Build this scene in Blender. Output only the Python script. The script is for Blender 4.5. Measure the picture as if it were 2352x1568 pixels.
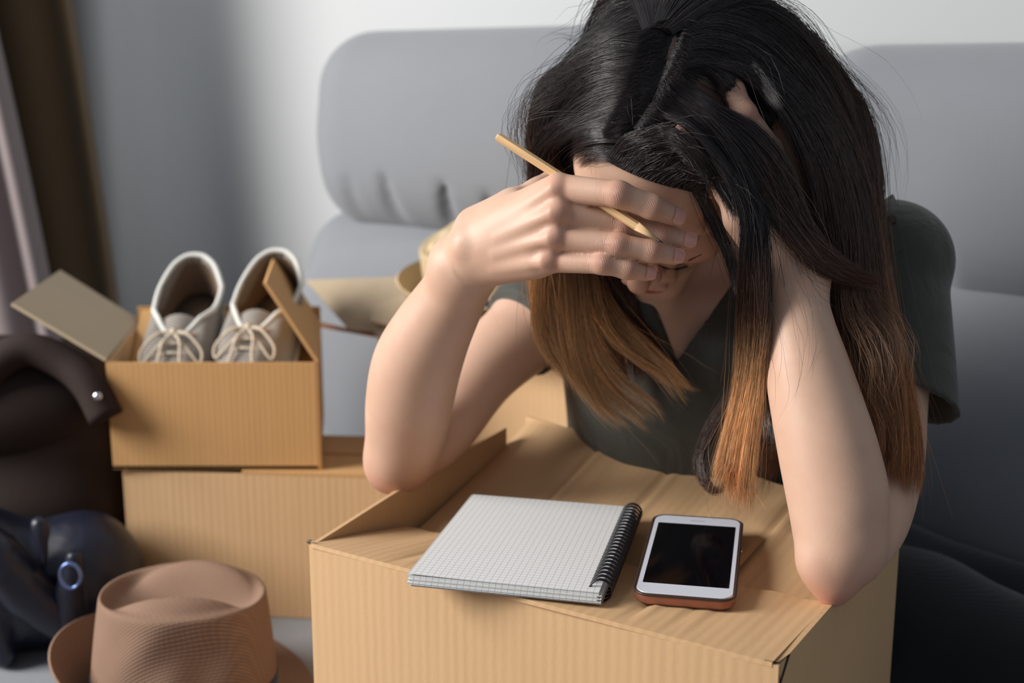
import bpy, bmesh, math, random
import numpy as np
import openvdb as vdb
from mathutils import Vector, Matrix

C = bpy.context.scene.collection
for o in list(bpy.data.objects): bpy.data.objects.remove(o)
rng = np.random.default_rng(7)
random.seed(7)

# ------------------------------------------------------------------ camera
PITCH, CAMZ, FPX = 0.2103, 0.3823, 2800.0
cd = bpy.data.cameras.new('camera'); cam = bpy.data.objects.new('camera', cd); C.objects.link(cam)
cam.location = (0, 0, CAMZ); cam.rotation_euler = (math.pi/2 - PITCH, 0, 0)
cd.sensor_width = 36; cd.lens = FPX/2352*36
cd.dof.use_dof = True; cd.dof.focus_distance = 0.93; cd.dof.aperture_fstop = 4.2
cd.clip_start = 0.05
sc = bpy.context.scene; sc.camera = cam
sc.view_settings.view_transform = 'Standard'; sc.view_settings.look = 'None'
sc.view_settings.exposure = 0.0; sc.view_settings.gamma = 1.0
sc.view_settings.use_curve_mapping = False
sc.cycles.max_bounces = 6; sc.cycles.diffuse_bounces = 3; sc.cycles.glossy_bounces = 3; sc.cycles.caustics_reflective = False

# ------------------------------------------------------------------ light
w = bpy.data.worlds.new('world'); sc.world = w; w.use_nodes = True
wb = w.node_tree.nodes['Background']; wb.inputs[0].default_value = (0.80, 0.88, 1.0, 1); wb.inputs[1].default_value = 0.26
def area(name, loc, target, sx, sy, power, col):
    l = bpy.data.lights.new(name, 'AREA'); l.shape = 'RECTANGLE'; l.size = sx; l.size_y = sy
    l.energy = power; l.color = col
    o = bpy.data.objects.new(name, l); C.objects.link(o); o.location = loc
    o.rotation_euler = (Vector(target)-Vector(loc)).to_track_quat('-Z', 'Y').to_euler()
    return o
area('window_daylight', (-2.35, 0.66, 1.20), (0.0, 1.2, 0.05), 1.2, 1.4, 112, (1.0, 0.97, 0.935))
area('rear_fill_light', (-0.2, 3.1, 2.6), (0.1, 1.2, 0.2), 1.0, 0.5, 6, (0.80, 0.90, 1.0))  # added weak bluish fill from above and behind; no window there

# ------------------------------------------------------------------ helpers
SP, CP = math.sin(PITCH), math.cos(PITCH)
def ray(px, py):
    u = (px-1176)/FPX; v = (py-784)/FPX
    return np.array([u, CP - v*SP, -SP - v*CP])
def at(px, py, Y):
    d = ray(px, py); return np.array([0, 0, CAMZ]) + d*(Y/d[1])
def onz(px, py, z):
    d = ray(px, py); return np.array([0, 0, CAMZ]) + d*((z-CAMZ)/d[2])

def lin(c):
    return tuple(((x/255)/12.92 if x/255 <= .04045 else ((x/255+.055)/1.055)**2.4) for x in c)

class NT:
    def __init__(s, name):
        s.m = bpy.data.materials.new(name); s.m.use_nodes = True
        s.t = s.m.node_tree; s.b = s.t.nodes['Principled BSDF']
    def n(s, typ, **kw):
        x = s.t.nodes.new(typ)
        for k, v in kw.items():
            if k in x.inputs: x.inputs[k].default_value = v
            else: setattr(x, k, v)
        return x
    def l(s, a, b): s.t.links.new(a, b)
    def coords(s, scale=(1, 1, 1), kind='Object', rot=(0, 0, 0)):
        tc = s.n('ShaderNodeTexCoord'); mp = s.n('ShaderNodeMapping')
        mp.inputs['Scale'].default_value = scale; mp.inputs['Rotation'].default_value = rot
        s.l(tc.outputs[kind], mp.inputs[0]); return mp.outputs[0]
    def noise(s, vec, scale, detail=4, rough=.5, dist=0):
        x = s.n('ShaderNodeTexNoise'); x.inputs['Scale'].default_value = scale
        x.inputs['Detail'].default_value = detail; x.inputs['Roughness'].default_value = rough
        x.inputs['Distortion'].default_value = dist
        if vec is not None: s.l(vec, x.inputs['Vector'])
        return x.outputs['Fac']
    def wave(s, vec, scale, dist=0, dscale=1, axis='X', prof='SIN'):
        x = s.n('ShaderNodeTexWave', bands_direction=axis, wave_profile=prof)
        x.inputs['Scale'].default_value = scale; x.inputs['Distortion'].default_value = dist
        x.inputs['Detail Scale'].default_value = dscale
        s.l(vec, x.inputs['Vector']); return x.outputs['Fac']
    def ramp(s, fac, stops):
        r = s.n('ShaderNodeValToRGB'); e = r.color_ramp.elements
        while len(e) < len(stops): e.new(.5)
        for i, (p, c) in enumerate(stops): e[i].position = p; e[i].color = (*c[:3], 1)
        s.l(fac, r.inputs[0]); return r.outputs[0]
    def mix(s, a, b, fac, mode='MIX'):
        x = s.n('ShaderNodeMix', data_type='RGBA', blend_type=mode)
        for i, v in ((0, fac), (6, a), (7, b)):
            if hasattr(v, 'links'): s.l(v, x.inputs[i])
            else: x.inputs[i].default_value = v if i == 0 else (*v[:3], 1)
        return x.outputs[2]
    def math(s, op, a, b=0.0):
        x = s.n('ShaderNodeMath', operation=op)
        for i, v in ((0, a), (1, b)):
            if hasattr(v, 'links'): s.l(v, x.inputs[i])
            else: x.inputs[i].default_value = v
        return x.outputs[0]
    def bump(s, h, strength=.3, dist=.001, prev=None):
        x = s.n('ShaderNodeBump'); x.inputs['Strength'].default_value = strength
        x.inputs['Distance'].default_value = dist; s.l(h, x.inputs['Height'])
        if prev is not None: s.l(prev, x.inputs['Normal'])
        s.l(x.outputs[0], s.b.inputs['Normal']); return x.outputs[0]
    def set(s, **kw):
        for k, v in kw.items():
            k = k.replace('_', ' ')
            s.b.inputs[k].default_value = (*v[:3], 1) if isinstance(v, tuple) and len(v) >= 3 and 'Radius' not in k else v
        return s

def plain(name, col, rough=.6, **kw):
    m = NT(name); m.set(Roughness=rough, **kw); m.b.inputs['Base Color'].default_value = (*lin(col), 1)
    return m.m

def cardboard(name, col, ribs=110, strength=.35, plainer=False):
    m = NT(name); v = m.coords()
    a = lin(col)
    st = m.noise(m.coords((60, 3, 3)), 1.0, 3)
    sp = m.noise(v, 900, 2)
    bl = m.noise(v, 9, 3)
    c = m.mix(tuple(x*.95 for x in a), tuple(min(1, x*1.04) for x in a), st)
    c = m.mix(c, tuple(x*.80 for x in a), m.math('MULTIPLY', bl, .30))
    fl = m.ramp(sp, [(.24, (1, 1, 1)), (.30, (0, 0, 0))])
    c = m.mix(c, tuple(x*.45 for x in a), m.math('MULTIPLY', fl, .5))
    m.l(c, m.b.inputs['Base Color']); m.set(Roughness=.72)
    m.b.inputs['Specular IOR Level'].default_value = .3
    wv = m.wave(v, ribs/6.283*3.1416/1.57, 1.2, 3); h = m.math('ADD', m.math('MULTIPLY', wv, m.noise(m.coords((22, 2, 2)), 1.0, 2)), m.math('MULTIPLY', st, 1.6))
    b = m.bump(h, strength, .0006)
    m.bump(sp, .12, .0004, b)
    return m.m

def fabric(name, col, col2=None, scale=900, bump=.3, rough=.9, blot=.25, sheen=.3):
    m = NT(name); v = m.coords(); a = lin(col); b = lin(col2) if col2 else tuple(x*.75 for x in a)
    wv = m.math('MULTIPLY', m.wave(v, scale/6.283, .6, 2, 'X'), m.wave(v, scale/6.283, .6, 2, 'Z'))
    nz = m.noise(v, 14, 4)
    c = m.mix(a, b, wv); c = m.mix(c, b, m.math('MULTIPLY', nz, blot))
    m.l(c, m.b.inputs['Base Color']); m.set(Roughness=rough)
    m.b.inputs['Sheen Weight'].default_value = sheen
    m.bump(m.math('ADD', wv, m.math('MULTIPLY', m.noise(v, 5, 3), 2.5)), bump, .0015)
    return m.m

def tag(o, label=None, cat=None, group=None, kind=None):
    if label: o['label'] = label
    if cat: o['category'] = cat
    if group: o['group'] = group
    if kind: o['kind'] = kind
    return o
def empty(name, loc=(0, 0, 0), rz=0):
    o = bpy.data.objects.new(name, None); C.objects.link(o); o.location = loc; o.rotation_euler = (0, 0, rz)
    o.empty_display_size = .05
    return o
def mobj(name, verts, faces, mat, parent=None, smooth=True, world=False):
    me = bpy.data.meshes.new(name)
    me.from_pydata([tuple(map(float, v)) for v in verts], [], [tuple(map(int, f)) for f in faces]); me.update()
    if mat: me.materials.append(mat)
    if smooth: me.shade_smooth()
    o = bpy.data.objects.new(name, me); C.objects.link(o)
    if parent:
        o.parent = parent
        if world:
            bpy.context.view_layer.update(); o.matrix_parent_inverse = parent.matrix_world.inverted()
    return o
def fast_mesh(name, P, Q, mat, parent=None, smooth=True):
    """P (n,3) float, Q (m,k) int (k = 3 or 4)"""
    me = bpy.data.meshes.new(name); n, k = Q.shape
    me.vertices.add(len(P)); me.vertices.foreach_set('co', np.ascontiguousarray(P, np.float32).ravel())
    me.loops.add(n*k); me.loops.foreach_set('vertex_index', np.ascontiguousarray(Q, np.int32).ravel())
    me.polygons.add(n); me.polygons.foreach_set('loop_start', np.arange(0, n*k, k, dtype=np.int32))
    me.polygons.foreach_set('loop_total', np.full(n, k, np.int32))
    me.update(calc_edges=True)
    if mat: me.materials.append(mat)
    if smooth: me.shade_smooth()
    o = bpy.data.objects.new(name, me); C.objects.link(o)
    if parent: o.parent = parent
    return o
def box_mesh(name, lo, hi, mat, parent=None, bevel=0, segs=2, smooth=False):
    x0, y0, z0 = lo; x1, y1, z1 = hi
    v = [(x0, y0, z0), (x1, y0, z0), (x1, y1, z0), (x0, y1, z0), (x0, y0, z1), (x1, y0, z1), (x1, y1, z1), (x0, y1, z1)]
    f = [(3, 2, 1, 0), (4, 5, 6, 7), (0, 1, 5, 4), (1, 2, 6, 5), (2, 3, 7, 6), (3, 0, 4, 7)]
    o = mobj(name, v, f, mat, parent, smooth=False)
    if bevel:
        b = o.modifiers.new('b', 'BEVEL'); b.width = bevel; b.segments = segs; b.limit_method = 'NONE'
        if smooth: o.data.shade_smooth()
    return o
def frames(P):
    T = np.gradient(P, axis=0); T /= np.linalg.norm(T, axis=1)[:, None]+1e-9
    N = np.zeros_like(P); a = np.array([0, 0, 1.0]) if abs(T[0][2]) < .9 else np.array([1.0, 0, 0])
    n = a-T[0]*a.dot(T[0]); n /= np.linalg.norm(n); N[0] = n
    for i in range(1, len(P)):
        n = N[i-1]-T[i]*N[i-1].dot(T[i]); N[i] = n/np.linalg.norm(n)
    return T, N, np.cross(T, N)
def tube_data(P, r, seg=8, closed=False):
    P = np.asarray(P, float); r = np.broadcast_to(np.asarray(r, float), (len(P),))
    T, N, B = frames(P); V = []; F = []
    for i in range(len(P)):
        for j in range(seg):
            a = 2*math.pi*j/seg; V.append(P[i]+r[i]*(math.cos(a)*N[i]+math.sin(a)*B[i]))
    n = len(P)
    for i in range(n if closed else n-1):
        for j in range(seg):
            a, b = i*seg+j, i*seg+(j+1) % seg; i2 = (i+1) % n
            F.append((a, b, i2*seg+(j+1) % seg, i2*seg+j))
    if not closed:
        F.append(tuple(range(seg))[::-1]); F.append(tuple(range((n-1)*seg, n*seg)))
    return V, F
def catmull(P, n):
    P = np.asarray(P, float); m = len(P)
    E = np.vstack([2*P[0]-P[1], P, 2*P[-1]-P[-2]])
    t = np.linspace(0, m-1-1e-6, n); i = t.astype(int); f = (t-i)[:, None]
    a, b, c, d = E[i], E[i+1], E[i+2], E[i+3]
    return .5*((2*b)+(-a+c)*f+(2*a-5*b+4*c-d)*f**2+(-a+3*b-3*c+d)*f**3)
def tube(name, P, r, mat, parent=None, n=24, seg=8, closed=False, spline=True, world=False):
    Q = catmull(P, n) if spline else np.asarray(P, float)
    rr = r if np.isscalar(r) else np.interp(np.linspace(0, 1, len(Q)), np.linspace(0, 1, len(r)), r)
    V, F = tube_data(Q, rr, seg, closed); return mobj(name, V, F, mat, parent, world=world)

def slab(name, grid, th, mat, parent=None, smooth=True):
    """grid: (a,b,3) points of the top face; thickened down the normal"""
    G = np.asarray(grid, float); a, b, _ = G.shape
    du = np.gradient(G, axis=0); dv = np.gradient(G, axis=1); N = np.cross(du, dv); N /= np.linalg.norm(N, axis=2)[..., None]
    L = G-N*th; V = np.vstack([G.reshape(-1, 3), L.reshape(-1, 3)]); F = []; o = a*b
    for i in range(a-1):
        for j in range(b-1):
            p, q, r, s = i*b+j, (i+1)*b+j, (i+1)*b+j+1, i*b+j+1
            F.append((p, q, r, s)); F.append((o+s, o+r, o+q, o+p))
    for i in range(a-1):
        p, q = i*b, (i+1)*b; F.append((q, p, o+p, o+q)); p, q = i*b+b-1, (i+1)*b+b-1; F.append((p, q, o+q, o+p))
    for j in range(b-1):
        p, q = j, j+1; F.append((p, q, o+q, o+p)); p, q = (a-1)*b+j, (a-1)*b+j+1; F.append((q, p, o+p, o+q))
    ob = mobj(name, V, F, mat, parent, smooth=False)
    if smooth:
        ob.data.shade_smooth()
        e = ob.modifiers.new('e', 'EDGE_SPLIT'); e.split_angle = math.radians(50)
    return ob

# ---- implicit surfaces -------------------------------------------------
BIG = .06
class SDF:
    def __init__(s, lo, hi, res):
        s.lo = np.array(lo, float); s.res = res; s.n = np.ceil((np.array(hi)-s.lo)/res).astype(int)+1
        s.f = np.full(s.n, BIG, np.float32)
    def sub(s, lo, hi, pad):
        a = np.clip(np.floor((np.array(lo)-pad-s.lo)/s.res).astype(int), 0, s.n-1)
        b = np.clip(np.ceil((np.array(hi)+pad-s.lo)/s.res).astype(int)+1, 1, s.n)
        b = np.maximum(b, a+1)
        sl = tuple(slice(a[i], b[i]) for i in range(3))
        g = [(s.lo[i]+np.arange(a[i], b[i])*s.res).astype(np.float32) for i in range(3)]
        return sl, g[0][:, None, None], g[1][None, :, None], g[2][None, None, :]
    def blend(s, sl, d, k, mode='add'):
        F = s.f[sl]
        if mode == 'add':
            if k > 0:
                h = np.clip(.5+.5*(F-d)/k, 0, 1); r = F+(d-F)*h-k*h*(1-h)
            else: r = np.minimum(F, d)
        else:
            d = -d
            if k > 0:
                h = np.clip(.5+.5*(d-F)/k, 0, 1); r = F+(d-F)*h+k*h*(1-h)
            else: r = np.maximum(F, d)
        s.f[sl] = r
    def cone(s, a, b, ra, rb, k=.006, mode='add', flat=None):
        """round cone; flat=(axis vector, factor>1) squeezes along that axis"""
        a = np.asarray(a, float); b = np.asarray(b, float); m = max(ra, rb)
        sl, X, Y, Z = s.sub(np.minimum(a, b)-m, np.maximum(a, b)+m, k+2*s.res+.003)
        ab = b-a; L2 = ab.dot(ab)+1e-12
        px, py, pz = X-a[0], Y-a[1], Z-a[2]
        t = np.clip((px*ab[0]+py*ab[1]+pz*ab[2])/L2, 0, 1)
        dx, dy, dz = px-t*ab[0], py-t*ab[1], pz-t*ab[2]
        q = dx*dx+dy*dy+dz*dz
        if flat is not None:
            n = np.asarray(flat[0], float); n = n/np.linalg.norm(n); e = dx*n[0]+dy*n[1]+dz*n[2]
            q = q+e*e*(flat[1]**2-1)
        d = np.sqrt(q)-(ra+(rb-ra)*t)
        s.blend(sl, d.astype(np.float32), k, mode)
    def ell(s, c, r, R=None, k=.006, mode='add'):
        c = np.asarray(c, float); r = np.asarray(r, float); R = np.eye(3) if R is None else np.asarray(R)
        ext = np.sqrt(((R*r[None, :])**2).sum(1))
        sl, X, Y, Z = s.sub(c-ext, c+ext, k+2*s.res+.003)
        p = (X-c[0], Y-c[1], Z-c[2])
        q = [(p[0]*R[0, i]+p[1]*R[1, i]+p[2]*R[2, i]) for i in range(3)]
        k0 = np.sqrt(sum((q[i]/r[i])**2 for i in range(3)))
        k1 = np.sqrt(sum((q[i]/r[i]**2)**2 for i in range(3)))+1e-6
        s.blend(sl, (k0*(k0-1)/k1).astype(np.float32), k, mode)
    def box(s, c, r, R=None, rd=.01, k=.006, mode='add'):
        c = np.asarray(c, float); r = np.asarray(r, float)-rd; R = np.eye(3) if R is None else np.asarray(R)
        ext = (np.abs(R)*(r+rd)[None, :]).sum(1)
        sl, X, Y, Z = s.sub(c-ext, c+ext, k+2*s.res+.003)
        p = (X-c[0], Y-c[1], Z-c[2])
        q = [np.abs(p[0]*R[0, i]+p[1]*R[1, i]+p[2]*R[2, i])-r[i] for i in range(3)]
        o = np.sqrt(sum(np.maximum(x, 0)**2 for x in q)); i = np.minimum(np.maximum(np.maximum(q[0], q[1]), q[2]), 0)
        s.blend(sl, (o+i-rd).astype(np.float32), k, mode)
    def chain(s, pts, rad, k=.004, **kw):
        for i in range(len(pts)-1): s.cone(pts[i], pts[i+1], rad[i], rad[i+1], k, **kw)
    def limb(s, pts, rad, k, sx=None):
        """tapered limb swept along a smooth curve, then blended as one piece"""
        P = catmull(np.array(pts), 130); R = catmull(np.array(rad)[:, None].repeat(3, 1), 130)[:, 0]; m = max(R)+.012
        lo = np.maximum(P.min(0)-m, s.lo); hi = np.minimum(P.max(0)+m, s.lo+s.n*s.res)
        o = np.round((lo-s.lo)/s.res).astype(int); t = SDF(s.lo+o*s.res, hi, s.res); t.n = np.minimum(t.n, s.n-o); t.f = np.full(t.n, BIG, np.float32)
        for i in range(129): t.cone(P[i], P[i+1], R[i], R[i+1], 0)
        s.blend(tuple(slice(o[i], o[i]+t.n[i]) for i in range(3)), t.f, k)
    def half(s, p, n, k=0.0):
        """cut away the side the normal points to"""
        n = np.asarray(n, float); n = n/np.linalg.norm(n); sl, X, Y, Z = s.sub(s.lo, s.lo+s.n*s.res, 0)
        d = (X-p[0])*n[0]+(Y-p[1])*n[1]+(Z-p[2])*n[2]
        s.f = np.maximum(s.f, d.astype(np.float32))
    def sample(s, P):
        q = (np.asarray(P)-s.lo)/s.res; i = np.clip(np.floor(q).astype(int), 0, s.n-2); f = np.clip(q-i, 0, 1)
        out = 0
        for dx in (0, 1):
            for dy in (0, 1):
                for dz in (0, 1):
                    wgt = (f[..., 0] if dx else 1-f[..., 0])*(f[..., 1] if dy else 1-f[..., 1])*(f[..., 2] if dz else 1-f[..., 2])
                    out = out+wgt*s.f[i[..., 0]+dx, i[..., 1]+dy, i[..., 2]+dz]
        return out
    def mesh(s, name, mat, parent=None):
        g = vdb.FloatGrid(BIG); a = np.clip(s.f, -.02, BIG)
        for ax in range(3):
            ix = [slice(None)]*3; ix[ax] = 0; a[tuple(ix)] = BIG; ix[ax] = -1; a[tuple(ix)] = BIG
        g.copyFromArray(a); P, Q = g.convertToQuads(0.0)
        P = s.lo+P*s.res
        o = fast_mesh(name, P, Q[:, ::-1].astype(np.int32), mat, parent)
        return o, P

SOFA = math.radians(-33)          # everything on the sofa is turned like the sofa
UX = np.array([math.cos(SOFA), math.sin(SOFA), 0]); UN = np.array([-math.sin(SOFA), math.cos(SOFA), 0]); UZ = np.array([0, 0, 1.0])
RS = np.stack([UX, UN, UZ], 1)
def sofa(t, n, z): return UX*t+UN*n+UZ*z
SEAT = -0.25

# ================================================================== SETTING
m = NT('painted wall'); v = m.coords(); a = lin((206, 209, 210))
m.l(m.mix(a, tuple(x*.95 for x in a), m.noise(v, 2.5, 3)), m.b.inputs['Base Color']); m.set(Roughness=.85)
m.bump(m.noise(v, 120, 3), .05, .001); wallm = m.m
WN = 1.78
prof = [(4.0, WN), (-.86, WN)]                 # (t, n) along the wall, from the right to the left
def wall_profile():
    """plan of the wall: flat behind the sofa, then a bulge shaped to give soft bands of shade at the left"""
    pts = [sofa(4.0, WN, 0)[:2], sofa(1.0, WN, 0)[:2]]
    x0 = np.array([-.560, 2.487]); d = sofa(1, 0, 0)[:2]
    pts += [x0+d*.5, x0+d*.12, x0+d*.03, x0+np.array([-.03, -.003]), x0+np.array([-.11, -.055]), x0+np.array([-.17, -.105]),
            x0+np.array([-.215, -.140]), x0+np.array([-.27, -.140]), x0+np.array([-.36, -.10]), x0+np.array([-.60, -.0]), x0+np.array([-1.1, .1]), x0+np.array([-2.4, .6])]
    return np.array(pts)
WPn = catmull(wall_profile(), 160)
V = []; F = []
for i, q in enumerate(WPn):
    for z in (-.75, .3, 1.2, 2.3): V.append((q[0], q[1], z))
for i in range(len(WPn)-1):
    for j in range(3): F.append((i*4+j, i*4+j+1, (i+1)*4+j+1, (i+1)*4+j))
wall = mobj('wall_back', V, F, wallm); tag(wall, kind='structure')
sd = wall.modifiers.new('s', 'SOLIDIFY'); sd.thickness = .04; sd.offset = -1

m = NT('wood floor'); v = m.coords((1, 8, 1)); 
m.l(m.ramp(m.noise(v, 5, 5), [(.3, lin((96, 70, 50))), (.7, lin((140, 104, 76)))]), m.b.inputs['Base Color']); m.set(Roughness=.4)
floorm = m.m
fl = empty('floor'); tag(fl, kind='structure')
box_mesh('subfloor', (-3.5, -1.0, -.80), (3.5, 3.6, -.752), floorm, fl)
k = 0
for i in range(18):
    off = (i*.37) % 1.2
    for j in range(-4, 5):
        x0 = j*1.2-off
        if x0+1.2 < -3.4 or x0 > 3.4: continue
        box_mesh('floor_plank', (max(x0, -3.4)+.001, -.9+i*.24+.001, -.752), (min(x0+1.2, 3.4)-.001, -.9+(i+1)*.24-.001, -.742), floorm, fl, bevel=.001, segs=1)

# curtains at the left
def curtain(name, path, z0, z1, mat, label, folds, amp, lean=0.0, parent=None):
    P = catmull(path, 120); T = np.gradient(P, axis=0); T /= np.linalg.norm(T, axis=1)[:, None]
    Nn = np.stack([-T[:, 1], T[:, 0]], 1); G = []
    for z in np.linspace(z0, z1, 24):
        f = (z-z0)/(z1-z0); s = np.linspace(0, 1, 120)
        q = P+Nn*(amp*np.sin(s*2*math.pi*folds+.5*math.sin(3*f)))[:, None]
        q = q+np.array([[-lean*(f**1.6), 0]])
        G.append(np.column_stack([q, np.full(120, z)]))
    o = slab(name, np.array(G), .004, mat)
    return tag(o, label, 'curtain')
mauve = fabric('mauve curtain cloth', (136, 124, 124), scale=500, blot=.2)
brown = fabric('brown curtain cloth', (104, 84, 56), (84, 66, 46), scale=500, blot=.2)
curtain('curtain', [(-1.75, 2.24), (-1.3, 2.18), (-.95, 2.20), (-.755, 2.21), (-.700, 2.225)], -.74, 1.25, brown, 'dark brown curtain hanging in a narrow strip beside the pale wall bulge', 4, .010, .16)
curtain('curtain', [(-1.7, 2.05), (-1.27, 2.01), (-1.02, 2.04), (-.82, 2.07), (-.744, 2.08)], -.74, 1.25, mauve, 'mauve grey curtain at the far left edge, in front of the brown one', 5, .018, .25)

# ================================================================== SOFA
sofam = fabric('grey sofa fabric', (146, 149, 154), (120, 124, 131), scale=1100, bump=.35, blot=.25)
sofa_root = empty('sofa', tuple(sofa(-.75, 1.1, -.75)), SOFA); tag(sofa_root, 'grey fabric sofa with puffy back cushions behind the woman and the boxes', 'sofa')
bpy.context.view_layer.update()
def to_sofa(o): o.parent = sofa_root; o.matrix_parent_inverse = sofa_root.matrix_world.inverted(); return o
def sofa_blob(name, lo, hi, build, res=.012):
    """build in sofa axes (t,n,z)"""
    s = SDF(lo, hi, res); build(s); o, P = s.mesh(name, sofam)
    W = P@RS.T; o.data.vertices.foreach_set('co', W.astype(np.float32).ravel()); o.data.update(); return to_sofa(o)
def seat_b(s):
    s.box((c, 1.05, -.37), (hw, .47, .12), rd=.04, k=.0)
for c, hw in ((-1.505, .205), (-.93, .365), (-.165, .395), (.46, .225)):
    sofa_blob('seat_cushion', (c-hw-.05, .5, -.55), (c+hw+.05, 1.6, -.2), seat_b)
def base_b(s):
    s.box((-.51, 1.13, -.56), (1.19, .52, .09), rd=.02, k=0)
    s.box((-.51, 1.60, -.42), (1.19, .06, .26), rd=.05, k=.02)
sofa_blob('base', (-2.2, .5, -.7), (.8, 1.75, .0), base_b)
for (t, n) in ((-1.6, .7), (.6, .7), (-1.6, 1.55), (.6, 1.55)):
    q = sofa(t, n, 0); to_sofa(tube('leg', [(q[0], q[1], -.74), (q[0], q[1], -.64)], .022, plain('dark sofa leg', (50, 38, 30), .4), n=4, seg=12))
def back_cushion(t0, t1, ztop, zc, dn):
    tc = (t0+t1)/2; hw = (t1-t0)/2
    def lower(s):
        s.box((tc, 1.48+dn, -.05), (hw+.035, .085, .235), rd=.08, k=.02)
        s.ell((tc-hw*.25, 1.40+dn, -.02), (hw*.9, .05, .17), k=.06)
    def head(s):
        h = (ztop-zc)/2
        s.box((tc, 1.475+dn, zc+h), (hw, .098, h), rd=min(.092, h*.9), k=.03)
        s.ell((tc, 1.42+dn, zc+h*.95), (hw*.88, .065, h*.78), k=.05)
        for i in range(9):            # tucks along the lower seam
            u = t0+.05+(t1-t0-.1)*(i+.5*math.sin(i*5.1)*.6)/8.6
            s.cone((u, 1.395+dn, zc-.005), (u+.014*math.sin(i*3), 1.368+dn, zc+.06+.025*math.sin(i*7)), .013, .004, k=.016, mode='sub')
    sofa_blob('back_cushion', (t0-.2, 1.2, -.35), (t1+.2, 1.7, .25), lower, .009)
    sofa_blob('head_cushion', (t0-.2, 1.2, zc-.08), (t1+.2, 1.7, ztop+.08), head, .008)
back_cushion(-1.300, -.560, .457, .158, .02)
back_cushion(-.535, .30, .425, .118, .02)

# ================================================================== BOXES
cardA = cardboard('cardboard light', (214, 176, 132), 110, .38)
cardB = cardboard('cardboard warm', (206, 160, 106), 150, .3)
cardI = cardboard('cardboard grey inside', (186, 168, 142), 60, .15)
tornm = plain('torn cardboard edge', (150, 130, 105), .9)
BA = -.5587; BO = np.array([-.1719, .9735, 0]); BW, BD = .4138, .3075
BX = np.array([math.cos(BA), math.sin(BA), 0]); BN = np.array([-math.sin(BA), math.cos(BA), 0])
def bx(u, v, z): return BO+BX*u+BN*v+UZ*z
big = empty('cardboard_box', (0, 0, 0)); tag(big, 'large closed cardboard box carrying the notebook and phone, under both elbows', 'box')
def panel(name, grid, th, mat, parent, label=None):
    """slab whose object axes follow the panel, so the flutes run along local Y"""
    G = np.asarray(grid, float); o0 = G[0, 0]; ex = G[-1, 0]-o0; ex /= np.linalg.norm(ex)
    ey = G[0, -1]-o0; ey -= ex*ey.dot(ex); ey /= np.linalg.norm(ey); ez = np.cross(ex, ey)
    M = np.stack([ex, ey, ez], 1); o = slab(name, (G-o0)@M, th, mat)
    mw = Matrix.Translation(Vector(o0)) @ Matrix(M.tolist()).to_4x4()
    bpy.context.view_layer.update()
    o.parent = parent; o.matrix_parent_inverse = parent.matrix_world.inverted() if parent else Matrix(); o.matrix_world = mw
    if label: o['label'] = label
    return o
def quad(p00, p10, p11, p01, a, b, fn=None):
    G = np.zeros((a, b, 3))
    for i, u in enumerate(np.linspace(0, 1, a)):
        for j, v in enumerate(np.linspace(0, 1, b)):
            G[i, j] = (1-u)*(1-v)*np.asarray(p00)+u*(1-v)*np.asarray(p10)+u*v*np.asarray(p11)+(1-u)*v*np.asarray(p01)
            if fn: G[i, j] += fn(u, v)
    return G
def top_v(u, v):      # height of the box rim (the far left corner stands proud)
    return .028*max(0, v/BD)**1.2*(1-u/BW)**.5 if v > 0 else 0
ZB = SEAT+.001
panel('front_panel', quad(bx(0, 0, ZB), bx(BW, 0, ZB), bx(BW, 0, -.001), bx(0, 0, -.001), 40, 14, lambda u, v: -BN*.0012*math.sin(u*9)*v), .004, cardA, big)
panel('side_panel', quad(bx(BW, 0, ZB), bx(BW, BD, ZB), bx(BW, BD, -.001), bx(BW, .004, -.001), 24, 12), .004, cardA, big)
LG = np.zeros((24, 10, 3))
for i, v in enumerate(np.linspace(BD, 0, 24)):
    for j, f in enumerate(np.linspace(0, 1, 10)):
        LG[i, j] = bx(-.006*math.sin(v/BD*3.14)*f, v, ZB+(top_v(0, v)-.001-ZB)*f)
panel('side_panel', LG, .004, cardA, big)
panel('back_panel', quad(bx(BW, BD, ZB), bx(0, BD, ZB), bx(0, BD+.05, .027), bx(BW, BD, -.001), 24, 10), .004, cardA, big)
panel('bottom_panel', quad(bx(.005, .005, ZB+.004), bx(BW-.005, .005, ZB+.004), bx(BW-.005, BD-.005, ZB+.004), bx(.005, BD-.005, ZB+.004), 3, 3), .003, cardA, big)
# front flap folded in, sagging at its left rear corner
def crease(u, c, wd=.010, dp=.0022): return -dp*math.exp(-((u-c)/wd)**2)+dp*.8*math.exp(-((u-c-.022)/wd)**2)
def ff(u, v):
    s = (1-u)
    z = -.026*v**1.1*s**1.2-.0030*math.sin(min(1, v*8)*math.pi/2)*v*0-.004*v*u
    z += (crease(u, .20)+crease(u, .715, .007)+crease(u, .80, .006, .0012))*min(1, v*3)+.0008*math.sin(u*58)*v
    return UZ*(z+.0006)
panel('front_flap', quad(bx(.003, -.001, .0), bx(BW-.0045, -.001, .0), bx(BW-.0045, .122, 0), bx(.004, .128, 0), 110, 20, ff), .0035, cardA, big)
def rimz(u): return .027*(1-u)**.45-.001
def bf(u, v):
    s = (1-u)
    z = rimz(u)*(1-v)**1.4 + (-.036*s**1.1-.010)*v**.8
    z += (crease(u, .24, .008, .0028)+crease(u, .46, .007, .0022)+crease(u, .78, .008, .0024))*min(1, v*6+.3)+.0007*math.sin(u*50)
    return UZ*z
panel('back_flap', quad(bx(.003, BD+.048, 0), bx(BW-.004, BD, 0), bx(BW-.006, .075, 0), bx(.006, .085, 0), 110, 26, bf)[:, ::-1], .0035, cardA, big)
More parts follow.
